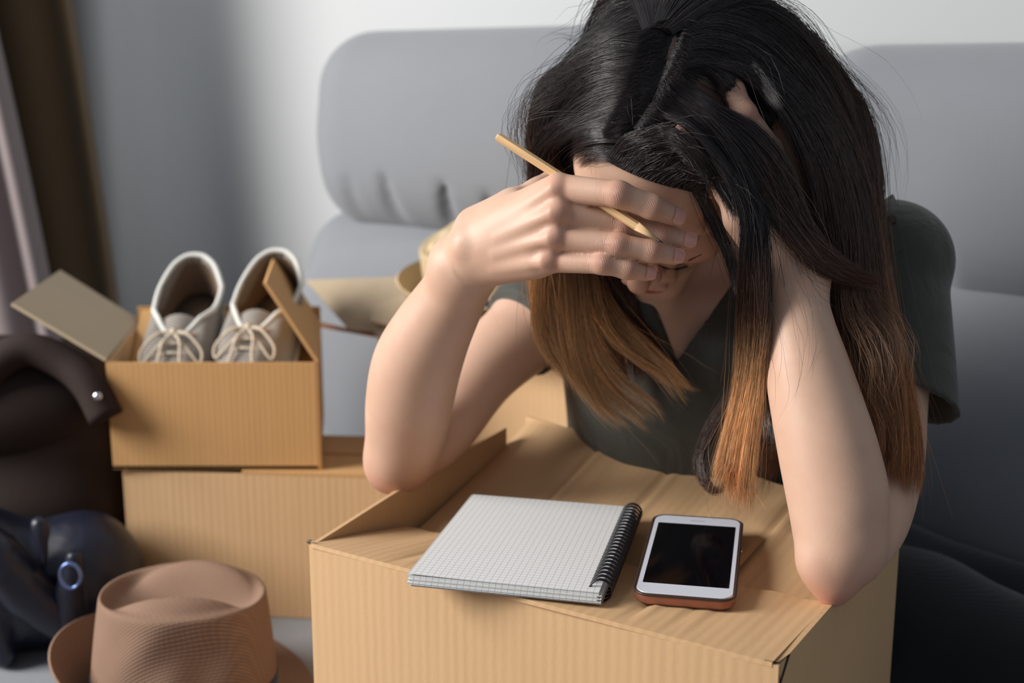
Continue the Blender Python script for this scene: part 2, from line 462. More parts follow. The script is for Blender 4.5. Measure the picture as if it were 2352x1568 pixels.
# front corners: dark patch painting the gap's shade, then frayed paper
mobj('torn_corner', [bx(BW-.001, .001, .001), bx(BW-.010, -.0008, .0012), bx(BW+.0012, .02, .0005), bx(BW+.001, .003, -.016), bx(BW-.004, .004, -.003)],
     [(0, 1, 4), (0, 4, 2), (0, 3, 4), (1, 3, 4), (2, 4, 3)], plain('painted gap shade', (40, 30, 24), .9), big, smooth=False, world=True)['label'] = 'dark patch painting the shaded gap of a torn corner'
P0 = bx(.0012, .0006, .0012)
mobj('torn_corner', [P0+np.array(q)*.0007 for q in ((0, 0, 0), (-5, -1, 0), (-3, 2, 2), (2, 5, 1), (3, 0, 2), (6, -3, 1), (0, 0, -4))],
     [(0, 1, 2), (0, 2, 3), (0, 3, 4), (0, 4, 5), (0, 6, 1), (0, 5, 6)], tornm, big, smooth=False, world=True)['label'] = 'frayed pale corner'

# ---- lower box under the shoe box
def onsofa(px, py, z): p = onz(px, py, z); return p
LA = math.radians(-5)
def box_axes(a): return np.array([math.cos(a), math.sin(a), 0]), np.array([-math.sin(a), math.cos(a), 0])
ex, en = box_axes(LA)
Lz = -.066; LO = at(283, 1108, 1.383); LO = np.array([LO[0], LO[1], 0])
def lx(u, v, z): return LO+ex*u+en*v+UZ*z
LWd, LDp = .335, .155
low = empty('cardboard_box', (0, 0, 0)); tag(low, 'plain cardboard box lying under the shoe box, behind the brown hat', 'box')
panel('front_panel', quad(lx(0, 0, ZB), lx(LWd, 0, ZB), lx(LWd, 0, Lz-.004), lx(0, 0, Lz-.004), 20, 6), .004, cardA, low)
panel('side_panel', quad(lx(0, LDp, ZB), lx(0, 0, ZB), lx(0, 0, Lz-.004), lx(0, LDp, Lz-.004), 8, 6), .004, cardA, low)
panel('side_panel', quad(lx(LWd, 0, ZB), lx(LWd, LDp, ZB), lx(LWd, LDp, Lz-.004), lx(LWd, 0, Lz-.004), 8, 6), .004, cardA, low)
panel('back_panel', quad(lx(LWd, LDp, ZB), lx(0, LDp, ZB), lx(0, LDp, Lz-.004), lx(LWd, LDp, Lz-.004), 8, 6), .004, cardA, low)
panel('top_flap', quad(lx(.145, 0, Lz), lx(LWd, 0, Lz), lx(LWd, .076, Lz), lx(.145, .076, Lz), 10, 6, lambda u, v: UZ*(-.001*v)), .0035, cardB, low)
panel('top_flap', quad(lx(0, .0, Lz-.006), lx(.140, 0, Lz-.014), lx(.140, .076, Lz-.012), lx(0, .076, Lz-.006), 10, 6), .0035, cardB, low)
panel('top_flap', quad(lx(0, .079, Lz), lx(LWd, .079, Lz), lx(LWd, LDp, Lz), lx(0, LDp, Lz), 10, 6), .0035, cardB, low)

# ---- shoe box
ex2, en2 = box_axes(math.radians(0))
Sz0 = Lz+.001
SO = at(262, 1105, 1.375); SO = np.array([SO[0], SO[1], 0]); SW, SD, SH = .246, .245, .1285
en2 = box_axes(math.radians(8))[1]
def sx(u, v, z): return SO+ex2*u+en2*v+UZ*(Sz0+z)
shoebox = empty('shoe_box', (0, 0, 0)); tag(shoebox, 'small open cardboard box holding the pair of canvas shoes', 'box')
whitein = plain('white paper lining', (226, 224, 218), .8)
panel('front_panel', quad(sx(0, 0, 0), sx(SW, 0, 0), sx(SW, 0, SH), sx(0, 0, SH), 20, 8), .004, cardB, shoebox)
panel('side_panel', quad(sx(0, SD, 0), sx(0, 0, 0), sx(0, 0, SH), sx(0, SD, SH), 8, 6), .004, cardA, shoebox)
panel('side_panel', quad(sx(SW, 0, 0), sx(SW, SD, 0), sx(SW, SD, SH), sx(SW, 0, SH), 8, 6), .004, cardB, shoebox)
panel('lining', quad(sx(SW-.0045, SD-.006, .004), sx(SW-.0045, .006, .004), sx(SW-.0045, .006, SH), sx(SW-.0045, SD-.006, SH-.002), 8, 6), .0006, whitein, shoebox, 'white inner face')
panel('back_panel', quad(sx(SW, SD, 0), sx(0, SD, 0), sx(0, SD, SH+.022), sx(SW, SD, SH+.022), 8, 6), .004, cardB, shoebox)
panel('bottom_panel', quad(sx(0, 0, .004), sx(SW, 0, .004), sx(SW, SD, .004), sx(0, SD, .004), 3, 3), .0035, cardB, shoebox)
def q3(a, b, c, d): return a, b, c, d
fl0, fl1 = sx(-.001, 0.002, SH+.001), sx(-.001, SD-.002, SH+.001)
dv = ex2*-.104+UZ*.066
panel('side_flap', quad(fl0, fl1, fl1+dv+en2*.01, fl0+dv, 8, 6)[:, ::-1], .004, cardI, shoebox, 'pale inside face of the flap')
fr0, fr1 = sx(SW+.001, .002, SH+.001), sx(SW+.001, SD-.002, SH+.001)
dv2 = ex2*-.058+UZ*.092
panel('side_flap', quad(fr0, fr1, fr1+dv2*1.0+en2*.012, fr0+dv2+en2*.01, 8, 6), .004, cardB, shoebox)

# ---- open box behind, at the middle left
ex3, en3 = box_axes(math.radians(-36))
OO = at(884, 1100, 1.565); Oz = at(884, 778, 1.565)[2]; OO = np.array([OO[0]-.004, OO[1], 0])
def ox(u, v, z): return OO+ex3*u+en3*v+UZ*z
OWd, ODp = .36, .145
obox = empty('cardboard_box', (0, 0, 0)); tag(obox, 'open cardboard box behind her arm, flaps up and a straw hat inside', 'box')
cardD = cardboard('cardboard shaded', (170, 112, 66), 90, .2)  # darker copy of the cardboard; shade of the side faces put into its colour
panel('front_panel', quad(ox(0, 0, ZB), ox(OWd, 0, ZB), ox(OWd, 0, Oz), ox(0, 0, Oz), 10, 6), .004, cardA, obox)
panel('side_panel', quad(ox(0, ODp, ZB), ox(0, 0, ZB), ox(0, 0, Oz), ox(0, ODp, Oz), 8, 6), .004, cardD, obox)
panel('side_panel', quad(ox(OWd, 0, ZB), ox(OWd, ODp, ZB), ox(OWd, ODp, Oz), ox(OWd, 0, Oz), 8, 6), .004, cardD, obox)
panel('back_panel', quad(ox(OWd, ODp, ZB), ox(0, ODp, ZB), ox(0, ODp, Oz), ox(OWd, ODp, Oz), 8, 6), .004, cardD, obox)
panel('bottom_panel', quad(ox(0, 0, ZB+.004), ox(OWd, 0, ZB+.004), ox(OWd, ODp, ZB+.004), ox(0, ODp, ZB+.004), 3, 3), .0035, cardD, obox)
a0 = at(722, 752, 1.70); a1 = at(722, 744, 1.76)
panel('side_flap', quad(at(884, 779, 1.560), at(812, 762, 1.68), at(724, 744, 1.70), at(728, 750, 1.66), 8, 6)[:, ::-1], .004, cardD, obox)
panel('back_flap', quad(at(803, 757, 1.60), at(990, 772, 1.56), at(948, 634, 1.64), at(700, 643, 1.70), 8, 6), .004, cardI, obox)
panel('front_flap', quad(at(850, 735, 1.585), at(985, 775, 1.56), at(975, 655, 1.60), at(858, 702, 1.62), 8, 6), .004, cardI, obox)
panel('front_flap', quad(ox(.10, -.001, Oz+.001), ox(OWd, -.001, Oz+.001), ox(OWd, -.045, Oz+.018), ox(.10, -.045, Oz+.018), 8, 4)[:, ::-1], .004, cardD, obox)

# ---- box at the far right edge
rb = empty('cardboard_box', (0, 0, 0)); tag(rb, 'corner of another cardboard box at the lower right edge', 'box')
ro = onz(2346, 1568, SEAT); ro = np.array([ro[0]-.005, ro[1]+.0, 0]); rz = at(2347, 1482, ro[1])[2]
def rx(u, v, z): return ro+BX*u+BN*v+UZ*z
panel('front_panel', quad(rx(0, 0, ZB), rx(.25, 0, ZB), rx(.25, 0, rz), rx(0, 0, rz), 6, 6), .004, cardA, rb)
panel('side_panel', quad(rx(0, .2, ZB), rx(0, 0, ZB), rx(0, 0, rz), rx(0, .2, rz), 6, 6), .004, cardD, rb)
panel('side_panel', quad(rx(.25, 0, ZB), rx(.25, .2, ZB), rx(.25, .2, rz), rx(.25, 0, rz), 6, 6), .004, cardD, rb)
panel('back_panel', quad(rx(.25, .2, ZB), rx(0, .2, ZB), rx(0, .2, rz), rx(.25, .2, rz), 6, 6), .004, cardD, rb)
panel('top_flap', quad(rx(0, 0, rz+.004), rx(.25, 0, rz+.004), rx(.25, .099, rz+.004), rx(0, .099, rz+.004), 6, 4), .0035, cardA, rb)
panel('top_flap', quad(rx(0, .101, rz+.004), rx(.25, .101, rz+.004), rx(.25, .2, rz+.004), rx(0, .2, rz+.004), 6, 4), .0035, cardA, rb)

# ================================================================== NOTEBOOK
def page_mat(name, cell=.0050, holes=True):
    m = NT(name); tc = m.n('ShaderNodeTexCoord'); sp = m.n('ShaderNodeSeparateXYZ'); m.l(tc.outputs['Object'], sp.inputs[0])
    def line(o):
        f = m.math('FRACT', m.math('ADD', m.math('DIVIDE', o, cell), 100.5)); d = m.math('ABSOLUTE', m.math('SUBTRACT', f, .5))
        return m.math('LESS_THAN', d, .028)
    g = m.math('MAXIMUM', line(sp.outputs[0]), line(sp.outputs[1]))
    c = m.mix(lin((228, 229, 228)), lin((150, 152, 158)), g); m.l(c, m.b.inputs['Base Color']); m.set(Roughness=.75); return m.m
pagem = page_mat('gridded paper'); covm = plain('clear plastic cover', (200, 200, 196), .25)
edgem = plain('paper edge', (190, 186, 176), .8); wirem = plain('black wire', (16, 18, 26), .35)
nb = empty('notebook', (.0147, .9584, .0025), -.235); tag(nb, 'open spiral notebook with a blank squared page on the big box', 'notebook')
nb.rotation_euler = (0, 0, -.233)
NW, NL = .148, .192
NP = 24; pitch = (NL-.012)/NP; hx0 = NW/2-.0075
hsz = .0020
def sheet(name, z, mat, dx=0, dy=0, x0=-NW/2, x1=NW/2, y0=-NL/2, y1=NL/2, th=.00025, curl=0.0, holes=True):
    """one sheet with real square holes along its right edge"""
    ys = [y0]; 
    for i in range(NP):
        c = -NL/2+.010+i*pitch; ys += [c-hsz/2, c+hsz/2]
    ys.append(y1); xs = [x0, x0+.03, x0+.06, x0+.09, hx0-hsz*.8, hx0+hsz*.8, x1]
    V = []; F = []
    for x in xs:
        for y in ys:
            zz = z+curl*max(0, (-x+.02)/.08)**2*(.5-y/NL); V.append((x+dx, y+dy, zz))
    n = len(ys)
    for i in range(len(xs)-1):
        for j in range(n-1):
            if holes and i == 4 and j % 2 == 1: continue
            F.append((i*n+j, (i+1)*n+j, (i+1)*n+j+1, i*n+j+1))
    o = mobj(name, V, F, mat, nb, smooth=False)
    s = o.modifiers.new('s', 'SOLIDIFY'); s.thickness = th; s.offset = -1; return o
sheet('back_cover', .0010, plain('grey board cover', (150, 146, 140), .7), .003, -.004, th=.0008)['label'] = 'grey board cover'
for i in range(9):
    z = .0018+i*.00062; k = i % 3
    sheet('page', z, pagem if i not in (4,) else edgem, (.0022, .0, -.0012)[k] if i < 7 else 0, (-.0045+.0006*i) if i < 8 else 0, th=.0004)
sheet('cover_sheet', .0072, covm, -.0022, .0006, th=.0003)['label'] = 'thin clear cover edge'
sheet('page', .0078, pagem, 0, 0, th=.0003, curl=.0006)
rg = np.linspace(0, 2*math.pi, 22)[:-1]
for i in range(NP):
    y = -NL/2+.010+i*pitch; R0 = .0086
    for dy in (-.0011, .0011):
        P = [(hx0+.0074-R0*.98*math.cos(a), y+dy+.0012*math.sin(a/2), .0052+R0*math.sin(a)) for a in rg]
        V, F = tube_data(np.array(P), .00062, 6, True); o = mobj('wire_ring', V, F, wirem, nb)

# ================================================================== PHONE
ph = empty('smartphone', (.1445, .9235, .0015), -.218); ph.rotation_euler = (math.radians(2.2), math.radians(-.6), -.218)
tag(ph, 'white smartphone with a switched-off black screen in a copper case', 'smartphone')
def rrect(w_, l_, r, n=8):
    P = []
    for cx, cy, a0 in ((w_/2-r, l_/2-r, 0), (-w_/2+r, l_/2-r, 90), (-w_/2+r, -l_/2+r, 180), (w_/2-r, -l_/2+r, 270)):
        for i in range(n+1): a = math.radians(a0+90*i/n); P.append((cx+r*math.cos(a), cy+r*math.sin(a)))
    return P
def rslab(name, rings, mat, parent, cap=True, smooth=True):
    """rings: list of (w, l, r, z)"""
    V = []; F = []; n = 36
    for w_, l_, r, z in rings: V += [(x, y, z) for x, y in rrect(w_, l_, r)]
    for k in range(len(rings)-1):
        for i in range(n): a, b = k*n+i, k*n+(i+1) % n; F.append((a, b, b+n, a+n))
    F.append(tuple(range(n))[::-1]); F.append(tuple(range((len(rings)-1)*n, len(rings)*n)))
    o = mobj(name, V, F, mat, parent, smooth=smooth); e = o.modifiers.new('e', 'EDGE_SPLIT'); e.split_angle = math.radians(35); return o
copper = NT('copper case'); copper.set(Roughness=.38, Metallic=.55); copper.b.inputs['Base Color'].default_value = (*lin((158, 104, 84)), 1)
gold = NT('gold rim'); gold.set(Roughness=.25, Metallic=.9); gold.b.inputs['Base Color'].default_value = (*lin((214, 190, 160)), 1)
PWd, PLn = .0755, .1575
rslab('case', [(PWd-.004, PLn-.004, .010, 0), (PWd, PLn, .0115, .002), (PWd+.001, PLn+.001, .012, .0055), (PWd, PLn, .0115, .0078)], copper.m, ph)
rslab('metal_rim', [(PWd-.0015, PLn-.0015, .0108, .007), (PWd-.001, PLn-.001, .011, .0086), (PWd-.003, PLn-.003, .010, .0093)], gold.m, ph)
glassw = plain('white glass', (214, 220, 232), .12)
rslab('front_glass', [(PWd-.003, PLn-.003, .0100, .0090), (PWd-.004, PLn-.004, .0095, .0097)], glassw, ph)
scr = plain('black display', (7, 7, 12), .08)
rslab('screen', [(PWd-.0105, .1195, .0008, .0092), (PWd-.0105, .1195, .0008, .00985)], scr, ph)
tube('case_lip', [(x, y, .0086) for x, y in rrect(PWd, PLn, .0115)], .0011, plain('dark case lip', (58, 44, 42), .4), ph, spline=False, closed=True, seg=6)
o = box_mesh('earpiece', (-.006, PLn/2-.0115, .0094), (.006, PLn/2-.0103, .0099), plain('earpiece', (150, 155, 165), .4), ph, bevel=.0003)
tube('power_button', [(PWd/2+.001, .020, .005), (PWd/2+.001, .030, .005)], .0009, gold.m, ph, n=4, seg=8)

# ================================================================== WOMAN
HO = np.array([.127, 1.045, .336])
HR = np.array([[.943, -.319, -.092], [-.308, -.735, -.604], [-.126, -.598, .792]])
q_, r_ = np.linalg.qr(HR); HR = q_*np.sign(np.diag(r_))[None, :]
_a = math.radians(21); HR = np.stack([HR[:, 0], HR[:, 1]*math.cos(_a)-HR[:, 2]*math.sin(_a), HR[:, 2]*math.cos(_a)+HR[:, 1]*math.sin(_a)], 1)
def hd(l, f, u): return HO+HR@np.array([l, f, u])
woman = empty('person', (.24, 1.28, SEAT), SOFA)
tag(woman, 'woman in an olive grey top, head bowed, elbows on the big box, holding a pencil', 'person')
def to_w(o): o.parent = woman; bpy.context.view_layer.update(); o.matrix_parent_inverse = woman.matrix_world.inverted(); return o
RES = .0016
B = SDF((-.16, .80, -.16), (.44, 1.42, .47), RES)
# torso, shoulders, neck
SHL, SHR = at(1235, 725, 1.25), at(2045, 600, 1.10)     # her right (image left), her left (image right)
NB = np.array([.205, 1.20, .225])
CH = np.array([.200, 1.215, .10])
B.ell(CH, (.155, .085, .13), RS, k=0)
B.ell(CH-UZ*.13+UN*.03, (.125, .085, .13), RS, k=.05)
B.cone(SHL, NB-UZ*.03, .042, .045, k=.05); B.cone(SHR, NB-UZ*.03, .044, .045, k=.05)
B.cone(NB-UZ*.01, hd(0, -.03, -.055), .052, .050, k=.04)
B.chain([at(1500, 690, 1.13), at(1570, 850, 1.135)], [.02, .03], k=.05)
# clavicles / throat
B.cone(NB+np.array([-.03, -.06, -.06]), SHR+np.array([-.05, -.02, .0]), .012, .012, k=.03)
B.cone(NB+np.array([-.06, -.05, -.065]), SHL+np.array([.05, -.03, .0]), .012, .012, k=.03)
# head
def he(c, r, k=.012, mode='add'): B.ell(hd(*c), r, HR, k=k, mode=mode)
def hc(a, b, ra, rb, k=.008, **kw): B.cone(hd(*a), hd(*b), ra, rb, k=k, **kw)
Hd = SDF((-.05, .84, .10), (.30, 1.24, .47), RES); keepB = B; B = Hd
he((0, -.012, .022), (.073, .093, .086), k=0)
he((0, .034, -.045), (.054, .056, .074), k=.03)
he((0, .045, .02), (.058, .045, .05), k=.02)
for s in (-1, 1):
    hc((s*.047, .0, -.075), (s*.012, .078, -.120), .018, .016, k=.018)
    he((s*.040, .062, -.050), (.024, .022, .022), k=.018)        # cheek
    he((s*.031, .083, -.022), (.020, .013, .012), k=.012, mode='sub')   # socket
    B.ell(hd(s*.031, .073, -.024), (.0145,)*3, k=.003)            # closed lid
    hc((s*.012, .093, -.004), (s*.048, .076, -.002), .0075, .005, k=.012)
hc((0, .089, -.012), (0, .108, -.052), .0065, .0085, k=.010)
he((0, .112, -.058), (.0095, .0085, .008), k=.006)
for s in (-1, 1): he((s*.0115, .100, -.061), (.0065, .0085, .0055), k=.004)
he((0, .088, -.088), (.026, .014, .018), k=.012)
he((0, .1005, -.0845), (.0215, .006, .0048), k=.003); he((0, .099, -.0925), (.018, .0065, .0052), k=.0025)
he((0, .080, -.118), (.018, .016, .015), k=.014)
for s in (-1, 1):
    he((s*.0765, -.004, -.018), (.006, .017, .029), k=.004)
    he((s*.0835, .0, -.016), (.006, .010, .018), k=.004, mode='sub')
    hc((s*.078, .004, -.044), (s*.079, .002, -.036), .006, .007, k=.004)
SK = Hd.f.copy()
def trace(px, py, off=0.0, field=None, lo=.78, hi=1.30):
    """distance along the line of sight where the figure begins, else the nearest approach"""
    fld = field or Hd; d = ray(px, py); ts = np.arange(lo, hi, .0015); P = np.array([0, 0, CAMZ])+d[None, :]*(ts/d[1])[:, None]
    f = fld.sample(P); inside = np.all((P > fld.lo) & (P < fld.lo+fld.n*fld.res), axis=1); f = np.where(inside, f, 1)
    h = np.nonzero(f < off)[0]; i = h[0] if len(h) else int(np.argmin(f)); return P[i]
B = keepB
# merge head into the body grid
a = np.round((Hd.lo-B.lo)/RES).astype(int); B0 = SDF(B.lo, B.lo+B.n*RES, RES)
# resample by index (grids share the spacing)
src = [slice(max(0, -a[i]), min(Hd.n[i], B.n[i]-a[i])) for i in range(3)]
dst = [slice(a[i]+src[i].start, a[i]+src[i].stop) for i in range(3)]
off_f = (B.lo+a*RES)-Hd.lo
B.blend(tuple(dst), Hd.f[tuple(src)], .018)
Hd_lo_fix = off_f
# --- arms -------------------------------------------------------------
# her right arm (image left)
A_el = at(905, 1068, 1.105)
fore = [(at(888, 1090, 1.112), .0155), (at(908, 1060, 1.108), .030), (at(930, 1000, 1.10), .0370), (at(940, 925, 1.085), .0400), (at(957, 840, 1.070), .0402),
        (at(990, 765, 1.052), .0355), (at(1033, 690, 1.035), .0300), (at(1062, 635, 1.020), .0275)]
B.limb([p for p, r in fore], [r for p, r in fore], .012)
upA = [(at(925, 1050, 1.120), .030), (at(1010, 985, 1.155), .0335), (at(1110, 850, 1.20), .0375), (SHL+np.array([0, 0, -.006]), .044)]
B.limb([p for p, r in upA], [r for p, r in upA], .014)
# her left arm (image right)
fore2 = [(at(1913, 1345, .862), .0155), (at(1915, 1305, .865), .0240), (at(1925, 1240, .872), .0325), (at(1925, 1150, .882), .0378), (at(1905, 1050, .893), .0378),
         (at(1880, 950, .905), .0355), (at(1855, 850, .918), .0322), (at(1836, 760, .930), .0278), (at(1826, 690, .940), .0250), (at(1822, 640, .948), .0250)]
B.limb([p for p, r in fore2], [r for p, r in fore2], .012)
upB = [(at(1955, 1265, .880), .026), (at(1990, 1180, .915), .034), (at(2028, 1050, .968), .0330), (at(2046, 900, 1.020), .0315), (SHR+np.array([0, 0, -.005]), .044)]
B.limb([p for p, r in upB], [r for p, r in upB], .010)
B.cone(at(1955, 1245, .868), at(1880, 1290, .862), .022, .014, k=.012)

nails = []; knuck = []
def finger(G, pts, rad, toward, k=.0015, flatten=None):
    """pts: MCP, PIP, DIP, tip as 3-D points"""
    f = SDF(np.min(pts, 0)-.016, np.max(pts, 0)+.016, RES)
    f.lo = G.lo+np.round((f.lo-G.lo)/RES)*RES
    P = [np.asarray(p, float) for p in pts]; tip = P[3]; d = tip-P[2]; d /= np.linalg.norm(d)
    tipc = tip-d*rad[3]*.95
    f.cone(P[0], P[1], rad[0], rad[1]*.97, k=.003); f.cone(P[1], P[2], rad[1]*.97, rad[2], k=.004)
    f.cone(P[2], tipc, rad[2], rad[3]*.93, k=.004)
    nrm = np.asarray(toward, float); nrm = nrm-d*nrm.dot(d); nrm /= np.linalg.norm(nrm)
    for j in (1, 2):
        dd = P[j+1]-P[j-1]; dd /= np.linalg.norm(dd); nj = np.asarray(toward, float); nj = nj-dd*nj.dot(dd); nj /= np.linalg.norm(nj)
        rr = rad[j]
        f.ell(P[j]+nj*rr*.33, (rr*.70,)*3, k=.004)                      # knuckle pad
        knuck.append((P[j]+nj*rr*.9, dd, rr*(1.0 if j == 1 else .75)))
    # nail bed: flatten the back of the last joint a little
    side = np.cross(d, nrm)
    o = np.round((f.lo-G.lo)/RES).astype(int)
    sA = [slice(max(0, -o[i]), min(f.n[i], G.n[i]-o[i])) for i in range(3)]
    dA = [slice(o[i]+sA[i].start, o[i]+sA[i].stop) for i in range(3)]
    G.blend(tuple(dA), f.f[tuple(sA)], k)
    nails.append((tip, d, nrm, side, rad[3]))

# right hand (image left): over forehead and eyes, back to the camera
HA = SDF((-.11, .86, .16), (.20, 1.07, .40), RES); HA.lo = B.lo+np.round((HA.lo-B.lo)/RES)*RES
wr = at(1072, 612, 1.012)
TC = np.array([.06, -1, .12])
mcp = [at(1284, 432, .9470), at(1282, 487, .9415), at(1276, 545, .9430), at(1262, 598, .9490)]
mr = [.0122, .0118, .0112, .0105]
wst = [at(1098, 538, .998), at(1092, 562, .994), at(1086, 588, .996), at(1090, 612, 1.002)]
for i in range(4): HA.cone(wst[i], mcp[i], .0175, mr[i], k=.010)
HA.cone(at(1060, 605, 1.012), at(1125, 560, .995), .0265, .0205, k=.010, flat=(TC, 1.15))
HA.cone(at(1130, 600, 1.000), at(1235, 590, .962), .0175, .0145, k=.010)
HA.cone(at(1175, 520, .985), at(1240, 500, .965), .020, .016, k=.012)
HA.cone(at(1095, 520, 1.010), at(1180, 470, .992), .017, .013, k=.012)       # thumb base
HA.chain([at(1180, 470, .995), at(1235, 440, 1.005), at(1270, 410, 1.015)], [.0125, .0105, .0085], k=.006)
for i, m_ in enumerate(mcp):                                            # knuckles and tendons
    HA.ell(m_+np.array([0, -.0060, .0008]), (.0078,)*3, k=.006)
    t0 = wst[i]+(m_-wst[i])*.30+np.array([0, -.0145, 0]); t1 = m_+np.array([-.006, -.0095, 0])
    HA.cone(t0, t1, .0024, .0028, k=.006)
HA.cone(at(1068, 560, .987), at(1066, 566, .987), .0085, .008, k=.010)    # wrist bone
TW = np.array([.05, -1, .25])
finger(HA, [mcp[0], at(1421, 446, .9230), at(1497, 475, .9250), at(1566, 503, .9360)], [.0114, .0102, .0092, .0083], TW)
finger(HA, [mcp[1], at(1431, 515, .9420), at(1520, 537, .9430), at(1600, 556, .9450)], [.0110, .0099, .0089, .0079], TW)
finger(HA, [mcp[2], at(1419, 562, .9280), at(1495, 577, .9285), at(1568, 591, .9370)], [.0104, .0093, .0084, .0075], TW)
finger(HA, [mcp[3], at(1385, 605, .9280), at(1440, 618, .9285), at(1503, 630, .9360)], [.0094, .0084, .0076, .0068], TW)
nR = len(nails)
# left hand (image right): pressed to the side of the head, mostly under the hair
HB = SDF((.08, .84, .18), (.34, 1.06, .45), RES); HB.lo = B.lo+np.round((HB.lo-B.lo)/RES)*RES
def sk(px, py, r, add=0.0):
    p = trace(px, py, r*.9); return p+ray(px, py)*add
w2 = at(1822, 640, .948)
m2 = [at(1815, 335, 1.0), at(1765, 345, .972), at(1712, 385, .960), at(1672, 440, .952)]   # index .. little
for i in range(4): HB.cone(at(1845-12*i, 600-8*i, .962-.004*i), m2[i], .0185, .0115, k=.010)
HB.cone(w2, at(1800, 560, .955), .0245, .0215, k=.012)
HB.cone(at(1790, 600, .948), at(1702, 505, .945), .019, .0135, k=.012)
HB.chain([at(1850, 560, .975), at(1872, 480, 1.0), at(1878, 400, 1.02)], [.016, .012, .0095], k=.006)
TB = np.array([.35, -1, .55])
finger(HB, [m2[0], at(1785, 262, 1.012), at(1760, 215, 1.015), at(1735, 170, 1.02)], [.0108, .0098, .0088, .0078], TB)
finger(HB, [m2[1], at(1708, 262, .958), at(1682, 210, .962), at(1660, 155, .974)], [.0108, .0100, .0092, .0082], TB)
finger(HB, [m2[2], at(1665, 310, .948), at(1630, 262, .945), at(1598, 220, .952)], [.0102, .0092, .0082, .0072], TB)
finger(HB, [m2[3], at(1628, 385, .940), at(1592, 335, .936), at(1556, 285, .938)], [.0095, .0085, .0075, .0064], TB)
for G in (HA, HB):
    o = np.round((G.lo-B.lo)/RES).astype(int)
    sA = [slice(max(0, -o[i]), min(G.n[i], B.n[i]-o[i])) for i in range(3)]
    dA = [slice(o[i]+sA[i].start, o[i]+sA[i].stop) for i in range(3)]
    # blend softly with the forearm, crisply with the face
    wristp = wr if G is HA else w2
    sl = tuple(dA); X, Y, Z = [G.lo[i]+np.arange(sA[i].start, sA[i].stop)*RES for i in range(3)]
    dist = np.sqrt((X[:, None, None]-wristp[0])**2+(Y[None, :, None]-wristp[1])**2+(Z[None, None, :]-wristp[2])**2)
    kk = (np.clip(1-(dist-.04)/.03, 0, 1)*.014+.0012).astype(np.float32)
    F = B.f[sl]; d = G.f[tuple(sA)]; h = np.clip(.5+.5*(F-d)/kk, 0, 1); B.f[sl] = F+(d-F)*h-kk*h*(1-h)

# skin
m = NT('skin'); v = m.coords(); 
at1 = m.n('ShaderNodeAttribute', attribute_name='tint'); at2 = m.n('ShaderNodeAttribute', attribute_name='wr')
base = m.mix(lin((224, 191, 167)), lin((208, 170, 145)), m.noise(v, 26, 4, .6))
base = m.mix(base, lin((196, 120, 100)), m.math('MULTIPLY', m.noise(v, 70, 3), .22))
sepc = m.n('ShaderNodeSeparateColor'); m.l(at1.outputs['Color'], sepc.inputs[0])
base = m.mix(base, lin((190, 112, 96)), m.math('MULTIPLY', sepc.outputs[0], .55))       # knuckles, elbow, fingertips
base = m.mix(base, lin((150, 62, 62)), sepc.outputs[1])                                  # lips
base = m.mix(base, lin((48, 36, 34)), m.math('MULTIPLY', sepc.outputs[2], .85))          # scalp under the hair roots
m.l(base, m.b.inputs['Base Color'])
m.l(m.math('ADD', m.math('MULTIPLY', sepc.outputs[2], .4), .47), m.b.inputs['Roughness']); m.b.inputs['Specular IOR Level'].default_value = .42
m.b.inputs['Subsurface Weight'].default_value = .12; m.b.inputs['Subsurface Radius'].default_value = (1, .35, .18); m.b.inputs['Subsurface Scale'].default_value = .006
sepw = m.n('ShaderNodeSeparateColor'); m.l(at2.outputs['Color'], sepw.inputs[0])
s_ = m.math('MULTIPLY', m.math('SUBTRACT', sepw.outputs[1], .5), 110)
wr_ = m.math('MULTIPLY', m.math('SINE', m.math('ADD', s_, m.math('MULTIPLY', m.noise(v, 90, 2), 3.0))), sepw.outputs[0])
b = m.bump(wr_, .40, .0006)
b = m.bump(m.noise(v, 420, 4, .65), .16, .0005, b)
m.bump(m.noise(v, 1500, 2), .12, .0002, b)
skin = m.m
body, BP = B.mesh('body', skin); to_w(body)
tint = np.zeros((len(BP), 4), np.float32); tint[:, 3] = 1; wrk = np.zeros((len(BP), 4), np.float32); wrk[:, 3] = 1; wrk[:, 1] = .5
for p, dd, rr in knuck:
    q = BP-p; near = (q**2).sum(1) < .02**2; qi = q[near]; s = qi@dd; r2 = (qi**2).sum(1)
    g = np.exp(-r2/(2*(rr*.75)**2)); wrk[near, 0] = np.maximum(wrk[near, 0], g); sel = g > .08
    idx = np.nonzero(near)[0][sel]; wrk[idx, 1] = np.clip(.5+s[sel]/.02, 0, 1)
    tint[near, 0] = np.maximum(tint[near, 0], .75*g)
for p, rad, a in [(at(1912, 1372, .862), .022, 1.0), (at(885, 1116, 1.105), .022, .9)]+[(m_+np.array([0, -.01, 0]), .009, .55) for m_ in mcp]+[(n_[0], .007, .8) for n_ in nails]+[(hd(s*.037, .085, -.055), .018, .7) for s in (-1, 1)]+[(hd(0, .118, -.06), .01, .6)]+[(hd(-.08, 0, -.02), .02, .7)]:
    g = a*np.exp(-((BP-p)**2).sum(1)/(2*rad**2)); tint[:, 0] = np.maximum(tint[:, 0], g)
L = (BP-HO)@HR
tint[:, 1] = np.clip(1.15-(((L[:, 0])/.022)**2+((L[:, 2]+.0885)/.0088)**2), 0, 1)*(L[:, 1] > .092)*.9
hair_line = (L[:, 2]-.070+1.1*np.clip(.058-L[:, 1], 0, .2))   # above the hairline
onhead = ((L[:, 0]/.082)**2+((L[:, 1]+.012)/.102)**2+((L[:, 2]-.022)/.094)**2) < 1.0
tint[:, 2] = np.clip(hair_line/.012+.2, 0, 1)*onhead
